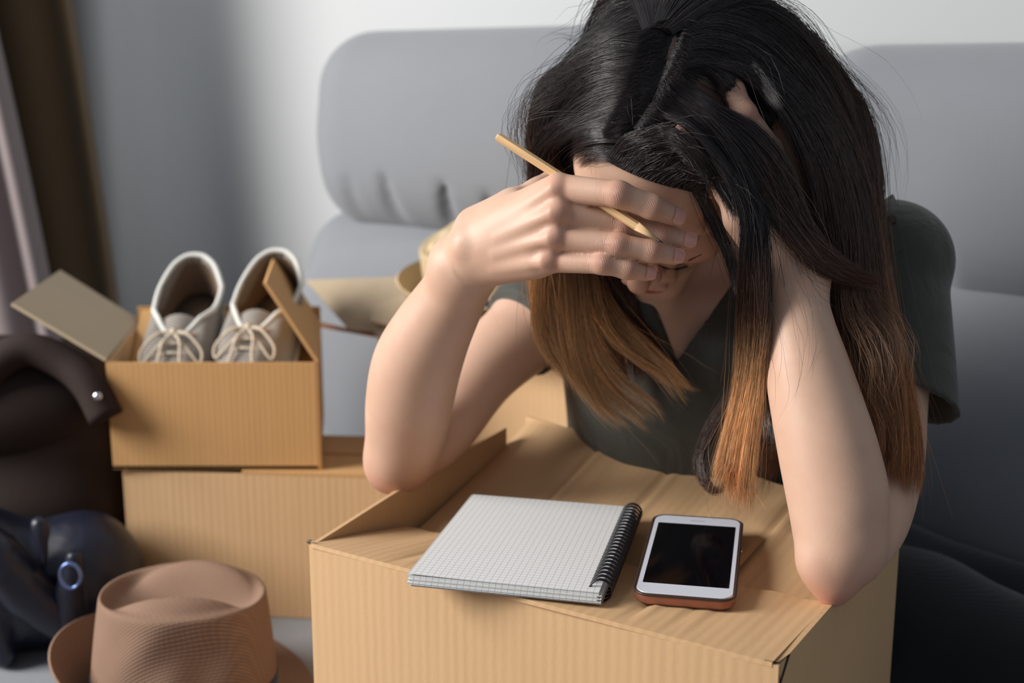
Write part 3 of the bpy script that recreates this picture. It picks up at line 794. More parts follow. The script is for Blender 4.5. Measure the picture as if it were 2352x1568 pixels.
# keep the hands free of the scalp colour
for nm, col in (('tint', tint), ('wr', wrk)):
    at_ = body.data.color_attributes.new(nm, 'FLOAT_COLOR', 'POINT'); at_.data.foreach_set('color', col.ravel())
# ---- fingernails
nailm = NT('fingernail'); nailm.set(Roughness=.22); nailm.b.inputs['Base Color'].default_value = (*lin((222, 166, 152)), 1)
nailt = plain('nail edge', (238, 226, 214), .3)
for i, (tip, d, nrm, side, r) in enumerate(nails[:nR]):
    G = []
    Ln, Wn = r*1.25, r*.80
    cen = tip-d*r*.95
    for a in np.linspace(-1, 1, 13):
        row = []
        for b_ in np.linspace(0, 1, 12):
            e = (1-abs((b_-.5)*2)**2.4)**.5 if 0 < b_ < 1 else .35
            ang = a*math.radians(50)*(.45+.55*e); rr = r*1.03
            x = cen+d*(-.45*Ln+Ln*b_)+side*math.sin(ang)*rr*.97+nrm*(math.cos(ang)*rr*(1.0-.10*b_**2)+.00005)
            row.append(x)
        G.append(row)
    o = to_w(slab('fingernail', np.array(G)[::-1], .0004, nailm.m))
    G = np.array(G)
    tp = []
    for a in range(13): tp.append(G[a, -1]+d*.0001)
    to_w(tube('nail_edge', tp, .00022, nailt, n=20, seg=6))

# ---- lashes and brow of the visible closed eye
lashm = plain('dark lash', (26, 18, 16), .6)
def facept(px, py, out=.0018): return trace(px, py, 0)-ray(px, py)*out
lid = catmull([facept(1508, 606), facept(1528, 615), facept(1552, 618), facept(1578, 611), facept(1600, 602)], 30)
V = []; F = []
def addtube(Vs, Fs, P, r, seg=4):
    v_, f_ = tube_data(np.asarray(P), r, seg); n0 = len(Vs); Vs += v_; Fs += [tuple(i+n0 for i in q) for q in f_]
addtube(V, F, lid, np.interp(np.linspace(0, 1, 30), [0, .5, 1], [.0003, .0011, .0005]))
for i in range(26):
    p = lid[2+i]; 
    dr = HR@np.array([.35*(i/26-.35), .9, -.75]); dr /= np.linalg.norm(dr); ln = .0085*math.sin(math.pi*(i+3)/32)
    addtube(V, F, [p, p+dr*ln*.5, p+dr*ln+HR@np.array([0, .0005, .001])], [.00035, .00024, .00008], 3)
to_w(mobj('eyelashes', V, F, lashm))
V = []; F = []
addtube(V, F, catmull([facept(1568, 601), facept(1588, 594), facept(1612, 584)], 14), np.interp(np.linspace(0, 1, 14), [0, .4, 1], [.0004, .0013, .0002]))
to_w(mobj('eyelid_crease', V, F, lashm))

# ---- pencil
pA, pB = at(1143, 313, .9760), at(1523, 558, .9125)
d = pB-pA; Lp = np.linalg.norm(d); d /= Lp
pencil = empty('pencil', tuple(pA)); pencil.rotation_mode = 'QUATERNION'; pencil.rotation_quaternion = Vector(d).to_track_quat('Z', 'Y')
tag(pencil, 'natural wood pencil held between her fingers, its tip pointing down', 'pencil')
wood = NT('pencil wood'); vv = wood.coords((300, 300, 12)); wood.l(wood.ramp(wood.noise(vv, 1, 4), [(.3, lin((214, 170, 118))), (.7, lin((236, 200, 150)))]), wood.b.inputs['Base Color']); wood.set(Roughness=.35)
wood.b.inputs['Coat Weight'].default_value = .3
def loft(name, rings, mat, parent, seg=6, smooth=False, ph0=.3):
    V = []; F = []
    for z, r in rings: V += [(r*math.cos(ph0+2*math.pi*j/seg), r*math.sin(ph0+2*math.pi*j/seg), z) for j in range(seg)]
    for k in range(len(rings)-1):
        for j in range(seg): a, b = k*seg+j, k*seg+(j+1) % seg; F.append((a, b, b+seg, a+seg))
    F.append(tuple(range(seg))[::-1]); F.append(tuple(range((len(rings)-1)*seg, len(rings)*seg)))
    return mobj(name, V, F, mat, parent, smooth=smooth)
PR = .0037
o = loft('shaft', [(0, PR*.86), (.0006, PR), (Lp-.0245, PR), (Lp-.0235, PR*.99)], wood.m, pencil)
bm_ = o.modifiers.new('b', 'BEVEL'); bm_.width = .0003; bm_.segments = 2
cone_w = NT('bare wood'); vv = cone_w.coords((200, 200, 30)); cone_w.l(cone_w.ramp(cone_w.noise(vv, 1, 4), [(.3, lin((196, 156, 110))), (.7, lin((232, 204, 164)))]), cone_w.b.inputs['Base Color']); cone_w.set(Roughness=.8)
loft('sharpened_cone', [(Lp-.0240, PR*.95), (Lp-.0052, .00115)], cone_w.m, pencil, 24, True)
loft('graphite_tip', [(Lp-.0053, .00115), (Lp, .0001)], plain('graphite', (40, 42, 52), .3, Metallic=.4), pencil, 16, True)

# ================================================================== CLOTHES
m = NT('olive cloth'); v = m.coords(); a = lin((66, 66, 58)); b2 = lin((50, 51, 47))
m.l(m.mix(a, b2, m.noise(v, 18, 4)), m.b.inputs['Base Color']); m.set(Roughness=.72); m.b.inputs['Sheen Weight'].default_value = .25
bb = m.bump(m.noise(v, 16, 4, .5, .8), .6, .010); m.bump(m.noise(v, 900, 2), .15, .0004, bb); olive = m.m
T = SDF((-.10, .93, -.24), (.46, 1.46, .32), .0026)
T.ell(CH, (.162, .098, .135), RS, k=0)
T.ell(CH-UZ*.15+UN*.02-UX*.018, (.150, .105, .19), RS, k=.05)
T.cone(SHL, NB-UZ*.035, .047, .047, k=.04); T.cone(SHR, NB-UZ*.035, .049, .047, k=.04)
T.chain([at(1500, 690, 1.13), at(1570, 850, 1.135)], [.025, .036], k=.05)
T.ell(CH+UN*-.05-UZ*.03, (.11, .06, .07), RS, k=.04)
T.cone(SHR, at(1715, 650, 1.155), .048, .040, k=.03); T.cone(at(1715, 650, 1.155), at(1700, 800, 1.12), .038, .038, k=.03)
# collar opening and V neck
sub = SDF(T.lo, T.lo+(T.n-1)*T.res, T.res); sub.n = T.n.copy()
v0, vL, vR = at(1577, 826, 1.12), at(1478, 600, 1.12), at(1722, 600, 1.12)
def plane(p, q, towards, n_dir=UN):
    e = q-p; nn = np.cross(e, n_dir); nn /= np.linalg.norm(nn)
    return nn if nn.dot(towards-p) < 0 else -nn
sl, X, Y, Z = T.sub(T.lo, T.lo+T.n*T.res, 0)
n1 = plane(v0, vL, (v0+vR)/2+UZ*.05); n2 = plane(v0, vR, (v0+vL)/2+UZ*.05)
d1 = (X-v0[0])*n1[0]+(Y-v0[1])*n1[1]+(Z-v0[2])*n1[2]; d2 = (X-v0[0])*n2[0]+(Y-v0[1])*n2[1]+(Z-v0[2])*n2[2]
d3 = (X*UN[0]+Y*UN[1]+0*Z)-(NB.dot(UN)+.01)
wedge = np.maximum(np.maximum(d1, d2), d3)
T.f = np.maximum(T.f, -wedge.astype(np.float32))
T.ell(NB+UZ*.055+UN*-.0, (.054, .054, .06), RS, k=.01, mode='sub')
def sleeve(a, b, ra, rb, hem_p, hem_n, wall=.0058):
    lo = np.minimum(a, b)-.08; hi = np.maximum(a, b)+.08
    s = SDF(T.lo+np.round((lo-T.lo)/T.res)*T.res, hi, T.res)
    s.cone(a, b, ra, rb, k=0); inner = SDF(s.lo, hi, T.res); inner.cone(a+(b-a)*.25, b+(b-a)*.4, ra-wall, rb-wall, k=0)
    s.f = np.maximum(s.f, -inner.f)
    sl, X, Y, Z = s.sub(s.lo, s.lo+s.n*s.res, 0); hn = np.asarray(hem_n)/np.linalg.norm(hem_n)
    d = (X-hem_p[0])*hn[0]+(Y-hem_p[1])*hn[1]+(Z-hem_p[2])*hn[2]; s.f = np.maximum(s.f, d.astype(np.float32))
    o = np.round((s.lo-T.lo)/T.res).astype(int)
    sA = [slice(max(0, -o[i]), min(s.n[i], T.n[i]-o[i])) for i in range(3)]
    T.blend(tuple(slice(o[i]+sA[i].start, o[i]+sA[i].stop) for i in range(3)), s.f[tuple(sA)], .006)
a, b = SHR+np.array([0, 0, .0]), at(2076, 960, 1.018)
sleeve(a, b, .0490, .0465, at(2075, 905, 1.015), (b-a)/np.linalg.norm(b-a)*1.0+np.array([-.42, 0, -.1]))
a, b = SHL+np.array([0, 0, .0]), at(1165, 800, 1.22)
sleeve(a, b, .050, .047, at(1187, 690, 1.22), (b-a)/np.linalg.norm(b-a)*1.0+np.array([-.15, -.2, .2]))
shirt, _ = T.mesh('shirt', olive); to_w(shirt); shirt['label'] = 'olive grey short-sleeved top with a V neck'
tp = trace(2060, 500, 0.0, T)
o = to_w(slab('shoulder_tab', np.array([[trace(px+dx, py+dy, .002, T)-ray(px, py)*.001 for dx, dy in ((-16, 10), (0, 0), (16, -10))] for px, py in ((2035, 455), (2052, 490), (2062, 530), (2064, 575))]), .0015, olive))
bt = trace(2047, 506, .003, T)
o = to_w(tube('button', [bt, bt-ray(2047, 506)*.002], .0045, plain('dark button', (60, 48, 36), .4), n=4, seg=16))
# trousers: she sits with both legs folded to the side
trm = fabric('dark trousers', (30, 31, 36), (20, 21, 25), scale=900, blot=.3)
L_ = SDF((.02, .95, -.27), (.80, 1.55, .04), .006)
L_.ell((.25, 1.32, -.13), (.165, .11, .115), RS, k=0)
L_.chain([(.30, 1.27, -.165), (.42, 1.17, -.170), (.56, 1.05, -.185)], [.082, .075, .058], k=.02)
L_.chain([(.56, 1.05, -.190), (.64, 1.17, -.205), (.66, 1.30, -.212)], [.055, .048, .036], k=.015)
L_.chain([(.27, 1.33, -.165), (.42, 1.29, -.175), (.58, 1.22, -.190)], [.082, .072, .055], k=.02)
L_.half((0, 0, SEAT+.002), (0, 0, -1))
to_w(L_.mesh('trousers', trm)[0])
del T, L_

# ================================================================== HAIR
hm = NT('hair'); ha = hm.n('ShaderNodeAttribute', attribute_name='hc')
hm.l(ha.outputs['Color'], hm.b.inputs['Base Color']); hm.set(Roughness=.35, IOR=1.55); hm.b.inputs['Specular IOR Level'].default_value = .6
hm.b.inputs['Anisotropic'].default_value = .0
hair_mat = hm.m
cm = NT('hair roots'); vv = cm.coords(); cm.l(cm.mix(lin((24, 19, 19)), lin((34, 27, 25)), cm.noise(vv, 200, 3)), cm.b.inputs['Base Color']); cm.set(Roughness=.95); cm.b.inputs['Specular IOR Level'].default_value = .1
cm.bump(cm.noise(cm.coords((300, 300, 20)), 1, 3), .5, .001)
# hair lying close on the skull (a cap that ends at the hairline)
K = SDF((-.02, .90, .22), (.26, 1.22, .47), .0022)
K.ell(hd(0, -.014, .023), (.0755, .0950, .0885), HR, k=0)
K.ell(hd(0, -.045, -.03), (.068, .065, .085), HR, k=.02)
sl, X, Y, Z = K.sub(K.lo, K.lo+K.n*K.res, 0)
Lx = (X-HO[0])*HR[0, 0]+(Y-HO[1])*HR[1, 0]+(Z-HO[2])*HR[2, 0]
Ly = (X-HO[0])*HR[0, 1]+(Y-HO[1])*HR[1, 1]+(Z-HO[2])*HR[2, 1]
Lz_ = (X-HO[0])*HR[0, 2]+(Y-HO[1])*HR[1, 2]+(Z-HO[2])*HR[2, 2]
cut = (-(Lz_-.066+10.0*(np.abs(Lx)-.02).clip(0)**2*.0-1.15*np.clip(.062-Ly, 0, .2)))*.7
K.f = np.maximum(K.f, cut.astype(np.float32))
hair_root, _ = K.mesh('hair', cm.m); to_w(hair_root); hair_root['label'] = 'long dark hair, orange-brown at the ends'
del K

def hp(p):
    """guide point: (px, py, off) lies off metres above the figure, (px, py, Y) at that depth"""
    if p[0] == 'w': return np.array(p[1:])
    if p[0] == 'h': return hd(p[1], p[2], p[3])
    if p[2] > .5: return at(*p)
    if p[2] < 0: q = trace(p[0], p[1], .0, Hd); return q+ray(p[0], p[1])*p[2]
    q = trace(p[0], p[1], .0, B); d = ray(p[0], p[1]); return q-d*p[2]
def catmull_r(P, N):
    D = catmull(P, 200); t_ = np.linspace(0, 1, N)**1.35*199; i = np.minimum(t_.astype(int), 198); f = (t_-i)[:, None]
    return D[i]*(1-f)+D[i+1]*f
def smooth_depth(P):
    """even out sudden jumps in distance between neighbouring guide points"""
    e = np.array([0, 0, CAMZ]); r = np.linalg.norm(P-e, axis=1); d = (P-e)/r[:, None]
    for _ in range(2):
        m_ = r.copy(); m_[1:-1] = .25*r[:-2]+.5*r[1:-1]+.25*r[2:]; r = np.concatenate([[r[0]], m_[1:-1], [r[-1]]])
    return e+d*r[:, None]
SV, SF_, SCOL = [], [], []
def hcol(t, r, tipc, t0=.17, t1=.34):
    dark = np.array(lin((36, 29, 31))); mid = np.array(lin((84, 54, 38))); tip = np.array(lin(tipc))
    s = np.clip((t-t0)/(t1-t0), 0, 1)[..., None]
    c = np.where(s < .5, dark+(mid-dark)*s*2, mid+(tip-mid)*(s*2-1)); return c*r[..., None]
vcount = [0]
def strands(guides, n, dj=.006, lat=.003, clumps=60, clump=.6, wave=.0015, N=22, rad=.00019, tipc=(186, 118, 62), t0=.17, t1=.34, ends=.12, fly=.03, root_t=0.0, urange=None, wf=2.2, push=True, inner=1.0):
    G = np.array([catmull_r(smooth_depth(np.array([hp(p) for p in g])), N) for g in guides])         # (g,N,3)
    g = len(G); tot = n
    cu = rng.random(clumps)**inner*(g-1) if urange is None else urange[0]+rng.random(clumps)*(urange[1]-urange[0])
    def atu(u):
        i = np.clip(u.astype(int), 0, g-2); f = (u-i)[:, None, None]
        a_, b_, c_, d_ = G[np.maximum(i-1, 0)], G[i], G[i+1], G[np.minimum(i+2, g-1)]
        return .5*((2*b_)+(-a_+c_)*f+(2*a_-5*b_+4*c_-d_)*f**2+(-a_+3*b_-3*c_+d_)*f**3)
    ci = rng.integers(0, clumps, n)
    sp = .9*(g-1)/clumps*3
    u = np.clip(cu[ci]+rng.normal(0, sp, n), 0, g-1.001)
    Pc = atu(np.clip(cu, 0, g-1.001)); P = atu(u)
    s = np.linspace(0, 1, N)**1.35
    toc = np.array([0, 0, CAMZ])-P; toc /= np.linalg.norm(toc, axis=2)[..., None]
    Tn = np.gradient(P, axis=1); Tn /= np.linalg.norm(Tn, axis=2)[..., None]+1e-9
    sd_ = np.cross(Tn, toc); sd_ /= np.linalg.norm(sd_, axis=2)[..., None]+1e-9
    # clumping
    cdepth = rng.random(clumps)*dj
    dep = cdepth[ci]*.75+rng.random(n)*dj*.35
    prof = np.minimum(1, .04+s*2.6)
    ctoc = toc
    ccen = Pc[ci]
    for it in range(4 if push else 0):
        for A_ in (P, ccen):
            f_ = B.sample(A_); A_ += ctoc*np.clip(.0025-f_, 0, .01)[..., None]
    cw = clump*np.clip(s*1.5, 0, 1)**1.2
    fine = rng.normal(0, lat, n)
    P = P*(1-cw)[None, :, None]+ccen*cw[None, :, None]
    P = P+ctoc*(dep[:, None]*prof[None, :])[..., None]+sd_*(fine[:, None]*np.minimum(1, .3+s*1.5)[None, :])[..., None]
    # waves shared by a clump plus private ones
    ph, ph2 = rng.random(clumps)*6.28, rng.random(n)*6.28; fr = 1.5+rng.random(clumps)*2
    uph = (cu[ci]*1.7+.5*np.sin(cu[ci]*7))[:, None]; jit = (ph[ci]*.12)[:, None]
    P = P+sd_*((wave*np.sin(s*wf*6.28+uph+jit)+wave*.12*np.sin(fr[ci][:, None]*s*9+ph2[:, None]))*np.minimum(1, s*3)[None, :]**.8)[..., None]
    wn = .0011*np.sin(s*(7+6*rng.random((n, 1)))+ph2[:, None])+.0008*np.sin(s*(17+9*rng.random((n, 1)))+2*ph2[:, None])
    P = P+sd_*(wn*np.minimum(1, s*3))[..., None]
    P = P+ctoc*((wave*1.1*np.sin(s*wf*6.28+uph+jit+1.6)+wave*1.1)*np.minimum(1, s*3)[None, :]**.8)[..., None]
    # flyaways
    fm = rng.random(n) < fly; k_ = fm.sum()
    if k_:
        dirs = rng.normal(0, 1, (k_, 3)); amp = (rng.random(k_)*.022)[:, None]; b1 = np.sin(s[None, :]*3.0*(.6+rng.random((k_, 1)))+rng.random((k_, 1)))*s[None, :]
        P[fm] += dirs[:, None, :]*(amp*b1)[..., None]
    # different lengths
    ln = 1-ends*(.62*rng.random(clumps)[ci]+.38*rng.random(n))
    tt = (ln[:, None]*s[None, :])**(1/1.35)*(N-1); i = np.clip(tt.astype(int), 0, N-2); f = (tt-i)[..., None]
    P = np.take_along_axis(P, i[..., None].repeat(3, 2), 1)*(1-f)+np.take_along_axis(P, (i+1)[..., None].repeat(3, 2), 1)*f
    seg = np.linalg.norm(np.diff(P, axis=1), axis=2); t = np.concatenate([np.zeros((n, 1)), np.cumsum(seg, 1)], 1)+root_t
    Tn = np.gradient(P, axis=1); Tn /= np.linalg.norm(Tn, axis=2)[..., None]+1e-9
    ref = np.array([0.2, .9, .35]); N1 = np.cross(Tn, ref); N1 /= np.linalg.norm(N1, axis=2)[..., None]+1e-9; N2 = np.cross(Tn, N1)
    R = rad*(.75+.5*rng.random(n))[:, None]*np.clip((1.06-s**6), .08, 1)[None, :]
    ring = []
    for a_ in (0, 2.094, 4.189): ring.append(P+N1*(R*math.cos(a_))[..., None]+N2*(R*math.sin(a_))[..., None])
    V = np.stack(ring, 2).reshape(-1, 3)                # (n,N,3rings,3)
    base = (np.arange(n)[:, None]*N+np.arange(N-1)[None, :])*3
    F = []
    for j in range(3):
        a1 = base+j; b1 = base+(j+1) % 3; F.append(np.stack([a1, b1, b1+3, a1+3], -1).reshape(-1, 4))
    F = np.concatenate(F)+vcount[0]; vcount[0] += len(V)
    rr = (.55+.9*rng.random(n)**1.5)*(.75+.5*rng.random(clumps))[ci]; rr[rng.random(n) < .05] *= 2.2
    col = hcol(t, rr[:, None]*np.ones_like(t), tipc, t0, t1)
    SV.append(V); SF_.append(F); SCOL.append(np.repeat(col.reshape(-1, 3), 3, axis=0))
def flush(name, label=None):
    V = np.concatenate(SV); F = np.concatenate(SF_); c = np.concatenate(SCOL)
    o = fast_mesh(name, V, F, hair_mat); a_ = o.data.color_attributes.new('hc', 'FLOAT_COLOR', 'POINT')
    rgba = np.ones((len(V), 4), np.float32); rgba[:, :3] = c; a_.data.foreach_set('color', rgba.ravel())
    bpy.context.view_layer.update()
    o.parent = hair_root; o.matrix_parent_inverse = (hair_root.matrix_world).inverted(); o['kind'] = 'stuff'
    if label: o['label'] = label
    SV.clear(); SF_.clear(); SCOL.clear(); vcount[0] = 0
    return o
S0 = .0034
ps = [hp(p) for p in ((1562, 50, .0054), (1548, 95, .0056), (1533, 140, .0056), (1505, 192, .0056), (1478, 250, .0056), (1452, 294, .0050))]
ps = catmull(np.array(ps), 24); G = []
for i in range(24):
    t_ = ps[min(i+1, 23)]-ps[max(i-1, 0)]; n_ = np.array([0, 0, CAMZ])-ps[i]; sd0 = np.cross(t_, n_); sd0 /= np.linalg.norm(sd0)
    w_ = .0021*math.sin(math.pi*min(1, (i+3)/27))+.0003*math.sin(i*2.3); G.append([ps[i]+sd0*w_*q for q in (-1, 0, 1)])
scalp = NT('scalp'); vs = scalp.coords(); scalp.l(scalp.ramp(scalp.noise(vs, 1500, 2), [(.42, lin((44, 35, 33))), (.66, lin((112, 88, 78)))]), scalp.b.inputs['Base Color']); scalp.set(Roughness=.7)
part_ = slab('parting', np.array(G)[::-1], .0004, scalp.m); part_.parent = hair_root; bpy.context.view_layer.update(); part_.matrix_parent_inverse = hair_root.matrix_world.inverted(); part_['label'] = 'narrow line of scalp in the parting'
# her right side (left in the photo): from the parting over the temple, down behind the hand
RIGHT = [
 [('h', 0, -.078, .083), ('h', -.035, -.092, .070), ('h', -.070, -.080, .045), ('h', -.092, -.055, .015), (1256, 185, 1.10), (1232, 300, 1.085), (1228, 430, 1.07), (1230, 590, 1.08), (1236, 700, 1.085), (1255, 790, 1.09), (1290, 860, 1.09)],
 [(1560, 20, S0), (1470, 10, .016), (1385, 55, .018), (1320, 130, 1.07), (1268, 220, 1.06), (1238, 330, 1.06), (1232, 460, 1.065), (1235, 600, 1.08), (1240, 710, 1.085), (1262, 800, 1.09), (1300, 868, 1.09)],
 [(1548, 80, S0), (1460, 70, .018), (1372, 115, .020), (1300, 195, 1.055), (1248, 290, 1.05), (1228, 380, 1.055), (1236, 490, 1.07), (1240, 610, 1.085), (1250, 720, 1.09), (1280, 815, 1.09), (1330, 880, 1.09)],
 [(1535, 135, S0), (1445, 140, .020), (1350, 170, .024), (1280, 240, 1.04), (1235, 330, 1.04), (1240, 420, 1.06), (1252, 520, 1.075), (1258, 640, 1.09), (1272, 750, 1.095), (1310, 850, 1.095), (1370, 930, 1.09)],
 [(1508, 190, S0), (1420, 205, .022), (1330, 235, .024), (1262, 300, 1.03), (1238, 365, 1.04), (1262, 450, 1.07), (1280, 560, 1.085), (1290, 680, 1.10), (1315, 800, 1.10), (1365, 890, 1.095), (1425, 965, 1.09)],
 [(1482, 245, S0), (1400, 255, .020), (1325, 285, .020), (1270, 335, 1.03), (1262, 390, 1.05), (1290, 480, 1.085), (1315, 600, 1.10), (1335, 720, 1.105), (1380, 830, 1.10), (1430, 910, 1.095), (1480, 960, 1.09)],
 [(1455, 292, S0), (1390, 295, .016), (1330, 312, .014), (1288, 345, 1.035), (1290, 400, 1.07), (1325, 500, 1.10), (1360, 620, 1.11), (1395, 730, 1.11), (1450, 810, 1.105), (1510, 860, 1.10), (1560, 900, 1.09)],
 [(1432, 325, .002), (1385, 326, .008), (1335, 338, .009), (1300, 366, 1.045), (1306, 420, 1.08), (1345, 520, 1.11), (1385, 640, 1.12), (1430, 740, 1.12), (1490, 810, 1.11), (1550, 850, 1.10), (1590, 880, 1.09)],
]
for g_ in RIGHT: g_.append((g_[-1][0]*1.75-g_[-2][0]*.75, g_[-1][1]*1.75-g_[-2][1]*.75, g_[-1][2]-.004))
UNDER = [[(1557, 55, -.003), (1630, 90, -.008), (1720, 150, -.010), (1800, 250, -.010)], [(1548, 105, -.003), (1630, 150, -.008), (1710, 220, -.010), (1780, 320, -.010)],
 [(1535, 150, -.003), (1620, 205, -.008), (1700, 280, -.010), (1760, 380, -.010)], [(1515, 200, -.003), (1600, 250, -.008), (1680, 330, -.010), (1740, 430, -.010)], [(1480, 270, -.003), (1560, 310, -.008), (1650, 390, -.010), (1700, 470, -.010)]]
strands(UNDER, 4200, dj=.004, lat=.0018, clumps=110, clump=.5, wave=.001, N=12, push=False)
strands([[(1330, 330, -.002), (1300, 380, 1.06), (1290, 450, 1.085), (1300, 560, 1.10)], [(1300, 300, 1.06), (1268, 380, 1.075), (1262, 470, 1.09), (1270, 560, 1.10)], [(1370, 330, -.002), (1335, 370, 1.06), (1320, 450, 1.09), (1330, 560, 1.11)]],
        1500, dj=.012, lat=.003, clumps=30, clump=.4, wave=.002, N=12, push=False)
NAPE = []
for l_ in np.linspace(-1, 1, 9):
    q0 = hd(l_*.098, -.085, -.040); e_ = UX*l_*.02
    w_ = ['w']+list(q0+UN*.035-UZ*.06+e_); w2_ = ['w']+list(q0+UN*.045-UZ*.16+e_*2); w3_ = ['w']+list(q0+UN*.040-UZ*.26+e_*2.5)
    NAPE.append([('h', l_*.010, -.030, .1135), ('h', l_*.040, -.080, .088), ('h', l_*.075, -.108, .040), ('h', l_*.092, -.104, -.01), ('h', l_*.098, -.085, -.040), tuple(w_), tuple(w2_), tuple(w3_)])
strands(NAPE, 4200, dj=.004, lat=.004, clumps=90, clump=.5, wave=.002, N=16, push=False, tipc=(190, 126, 76), t0=.18, t1=.45, ends=.3, rad=.00026)
strands(RIGHT, 10500, dj=.012, lat=.0016, clumps=150, clump=.72, wave=.0050, wf=2.6, tipc=(238, 184, 126), t0=.16, t1=.31, fly=.05, ends=.42, inner=1.25)
# short hairs combed back from the right temple
strands([[(1425, 335, .002), (1385, 325, .006), (1340, 325, .009), (1300, 345, .010)], [(1400, 352, .001), (1365, 345, .004), (1335, 350, .006), (1308, 372, .008)],
         [(1440, 372, .001), (1395, 362, .003), (1350, 362, .003), (1322, 385, .003)]], 150, dj=.002, lat=.003, clumps=40, clump=.1, wave=.0008, N=10, rad=.00012)
# over the crown and down behind her left side (right in the photo)
BACK = [
 [('h', 0, -.078, .083), ('h', .035, -.092, .070), ('h', .070, -.085, .050), ('h', .100, -.065, .040), (1968, 235, 1.10), (2010, 380, 1.05), (2026, 550, 1.03), (2050, 720, 1.0), (2080, 880, .970), (2100, 1010, .945), (2102, 1110, .930)],
 [(1560, 20, S0), (1640, -25, .016), (1760, 10, .018), (1880, 110, 1.06), (1960, 240, 1.05), (2005, 400, 1.04), (2020, 560, 1.02), (2045, 720, 1.0), (2075, 880, .970), (2098, 1010, .945), (2100, 1110, .930)],
 [(1557, 55, S0), (1650, 20, .018), (1765, 60, .022), (1870, 160, 1.03), (1945, 290, 1.02), (1990, 440, 1.02), (2010, 590, 1.01), (2030, 740, .985), (2060, 880, .955), (2085, 1000, .935), (2085, 1100, .925)],
 [(1552, 95, S0), (1650, 70, .020), (1760, 115, .026), (1855, 215, 1.0), (1925, 340, 1.0), (1965, 480, 1.01), (1985, 620, 1.0), (2000, 760, .975), (2035, 880, .95), (2065, 985, .932), (2060, 1080, .925)],
 [(1545, 130, S0), (1640, 118, .018), (1745, 165, .026), (1835, 260, .965), (1900, 385, .975), (1935, 520, .99), (1950, 650, .985), (1965, 780, .965), (2000, 890, .945), (2035, 980, .930), (2040, 1060, .925)],
 [(1538, 160, S0), (1630, 150, .014), (1725, 190, .022), (1810, 290, .950), (1868, 420, .960), (1895, 560, .985), (1912, 680, .98), (1930, 800, .962), (1965, 890, .945), (2005, 970, .930), (2015, 1030, .925)],
]
for g_ in BACK: g_.append((g_[-1][0]-4, g_[-1][1]+45, g_[-1][2]-.004))
strands(BACK, 10500, dj=.012, lat=.0020, clumps=170, clump=.62, wave=.0032, wf=1.8, tipc=(190, 126, 76), t0=.10, t1=.46, fly=.05, ends=.38)
strands([[(1600, 60, .004), (1700, 110, 1.02), (1790, 220, 1.03), (1850, 380, 1.035), (1885, 540, 1.03), (1920, 700, 1.01)],
         [(1580, 130, .004), (1660, 190, .004), (1730, 290, 1.02), (1780, 420, 1.03), (1800, 560, 1.03), (1820, 700, 1.02)]], 2600, dj=.006, lat=.003, clumps=40, clump=.3, wave=.002)
# veil over the left hand, gathered into a loose lock blown to the right
VEIL = [
 [(1540, 160, S0), (1640, 240, .012), (1740, 300, .012), (1815, 400, .012), (1850, 500, .014), (1900, 580, .935), (1960, 620, .94), (2030, 640, .95)],
 [(1528, 190, S0), (1625, 255, .012), (1720, 345, .012), (1795, 450, .012), (1840, 540, .014), (1895, 600, .935), (1965, 634, .94), (2045, 648, .95)],
 [(1512, 225, S0), (1600, 270, .012), (1695, 380, .012), (1765, 490, .012), (1825, 565, .012), (1885, 612, .930), (1960, 645, .94), (2050, 662, .95)],
]
strands(VEIL, 3600, dj=.007, lat=.0016, clumps=60, clump=.60, wave=.0014, tipc=(120, 74, 44), t0=.08, t1=.34, ends=.25)
# lock falling straight between the face and her left forearm
FALL = [
 [(1495, 255, S0), (1580, 290, .014), (1655, 385, .014), (1705, 490, .012), (1712, 590, .925), (1705, 700, .930), (1695, 830, .938), (1672, 960, .950), (1648, 1070, .955)],
 [(1508, 232, S0), (1600, 278, .014), (1680, 380, .014), (1728, 490, .012), (1735, 600, .920), (1733, 720, .925), (1720, 860, .934), (1700, 990, .944), (1682, 1110, .945), ],
 [(1520, 208, S0), (1620, 265, .014), (1705, 370, .014), (1752, 490, .012), (1758, 600, .915), (1760, 730, .915), (1752, 870, .925), (1740, 1010, .935), (1722, 1150, .935)],
]
for g_ in FALL: g_.append((g_[-1][0]*1.4-g_[-2][0]*.4, g_[-1][1]*1.4-g_[-2][1]*.4, g_[-1][2]))
strands(FALL, 4200, dj=.008, lat=.0014, clumps=70, clump=.62, wave=.0018, tipc=(238, 188, 136), t0=.14, t1=.27, ends=.38)
# darker hair hanging behind it, curling on the box
CURL = [
 [(1700, 640, 1.02), (1712, 760, 1.03), (1680, 880, 1.04), (1625, 980, 1.04), (1600, 1060, 1.03), (1610, 1110, 1.02), (1640, 1130, 1.01), (1672, 1110, 1.0)],
 [(1720, 640, 1.01), (1728, 760, 1.02), (1700, 880, 1.03), (1645, 980, 1.03), (1615, 1060, 1.02), (1625, 1110, 1.01), (1650, 1122, 1.0), (1668, 1095, 1.0)],
]
strands(CURL, 420, dj=.006, lat=.0010, clumps=8, clump=.7, wave=.0012, tipc=(80, 50, 34), root_t=.2, t0=.1, t1=.5, ends=.1)
strands([[(1720, 620, .99), (1738, 760, 1.0), (1745, 900, 1.0), (1740, 1020, .985), (1700, 1130, .965)], [(1760, 620, .99), (1775, 760, 1.0), (1790, 900, 1.0), (1795, 1040, .97), (1800, 1180, .92)]],
        1500, dj=.01, lat=.002, clumps=20, clump=.5, wave=.003, tipc=(150, 92, 54), root_t=.2, t0=.15, t1=.5, ends=.3)
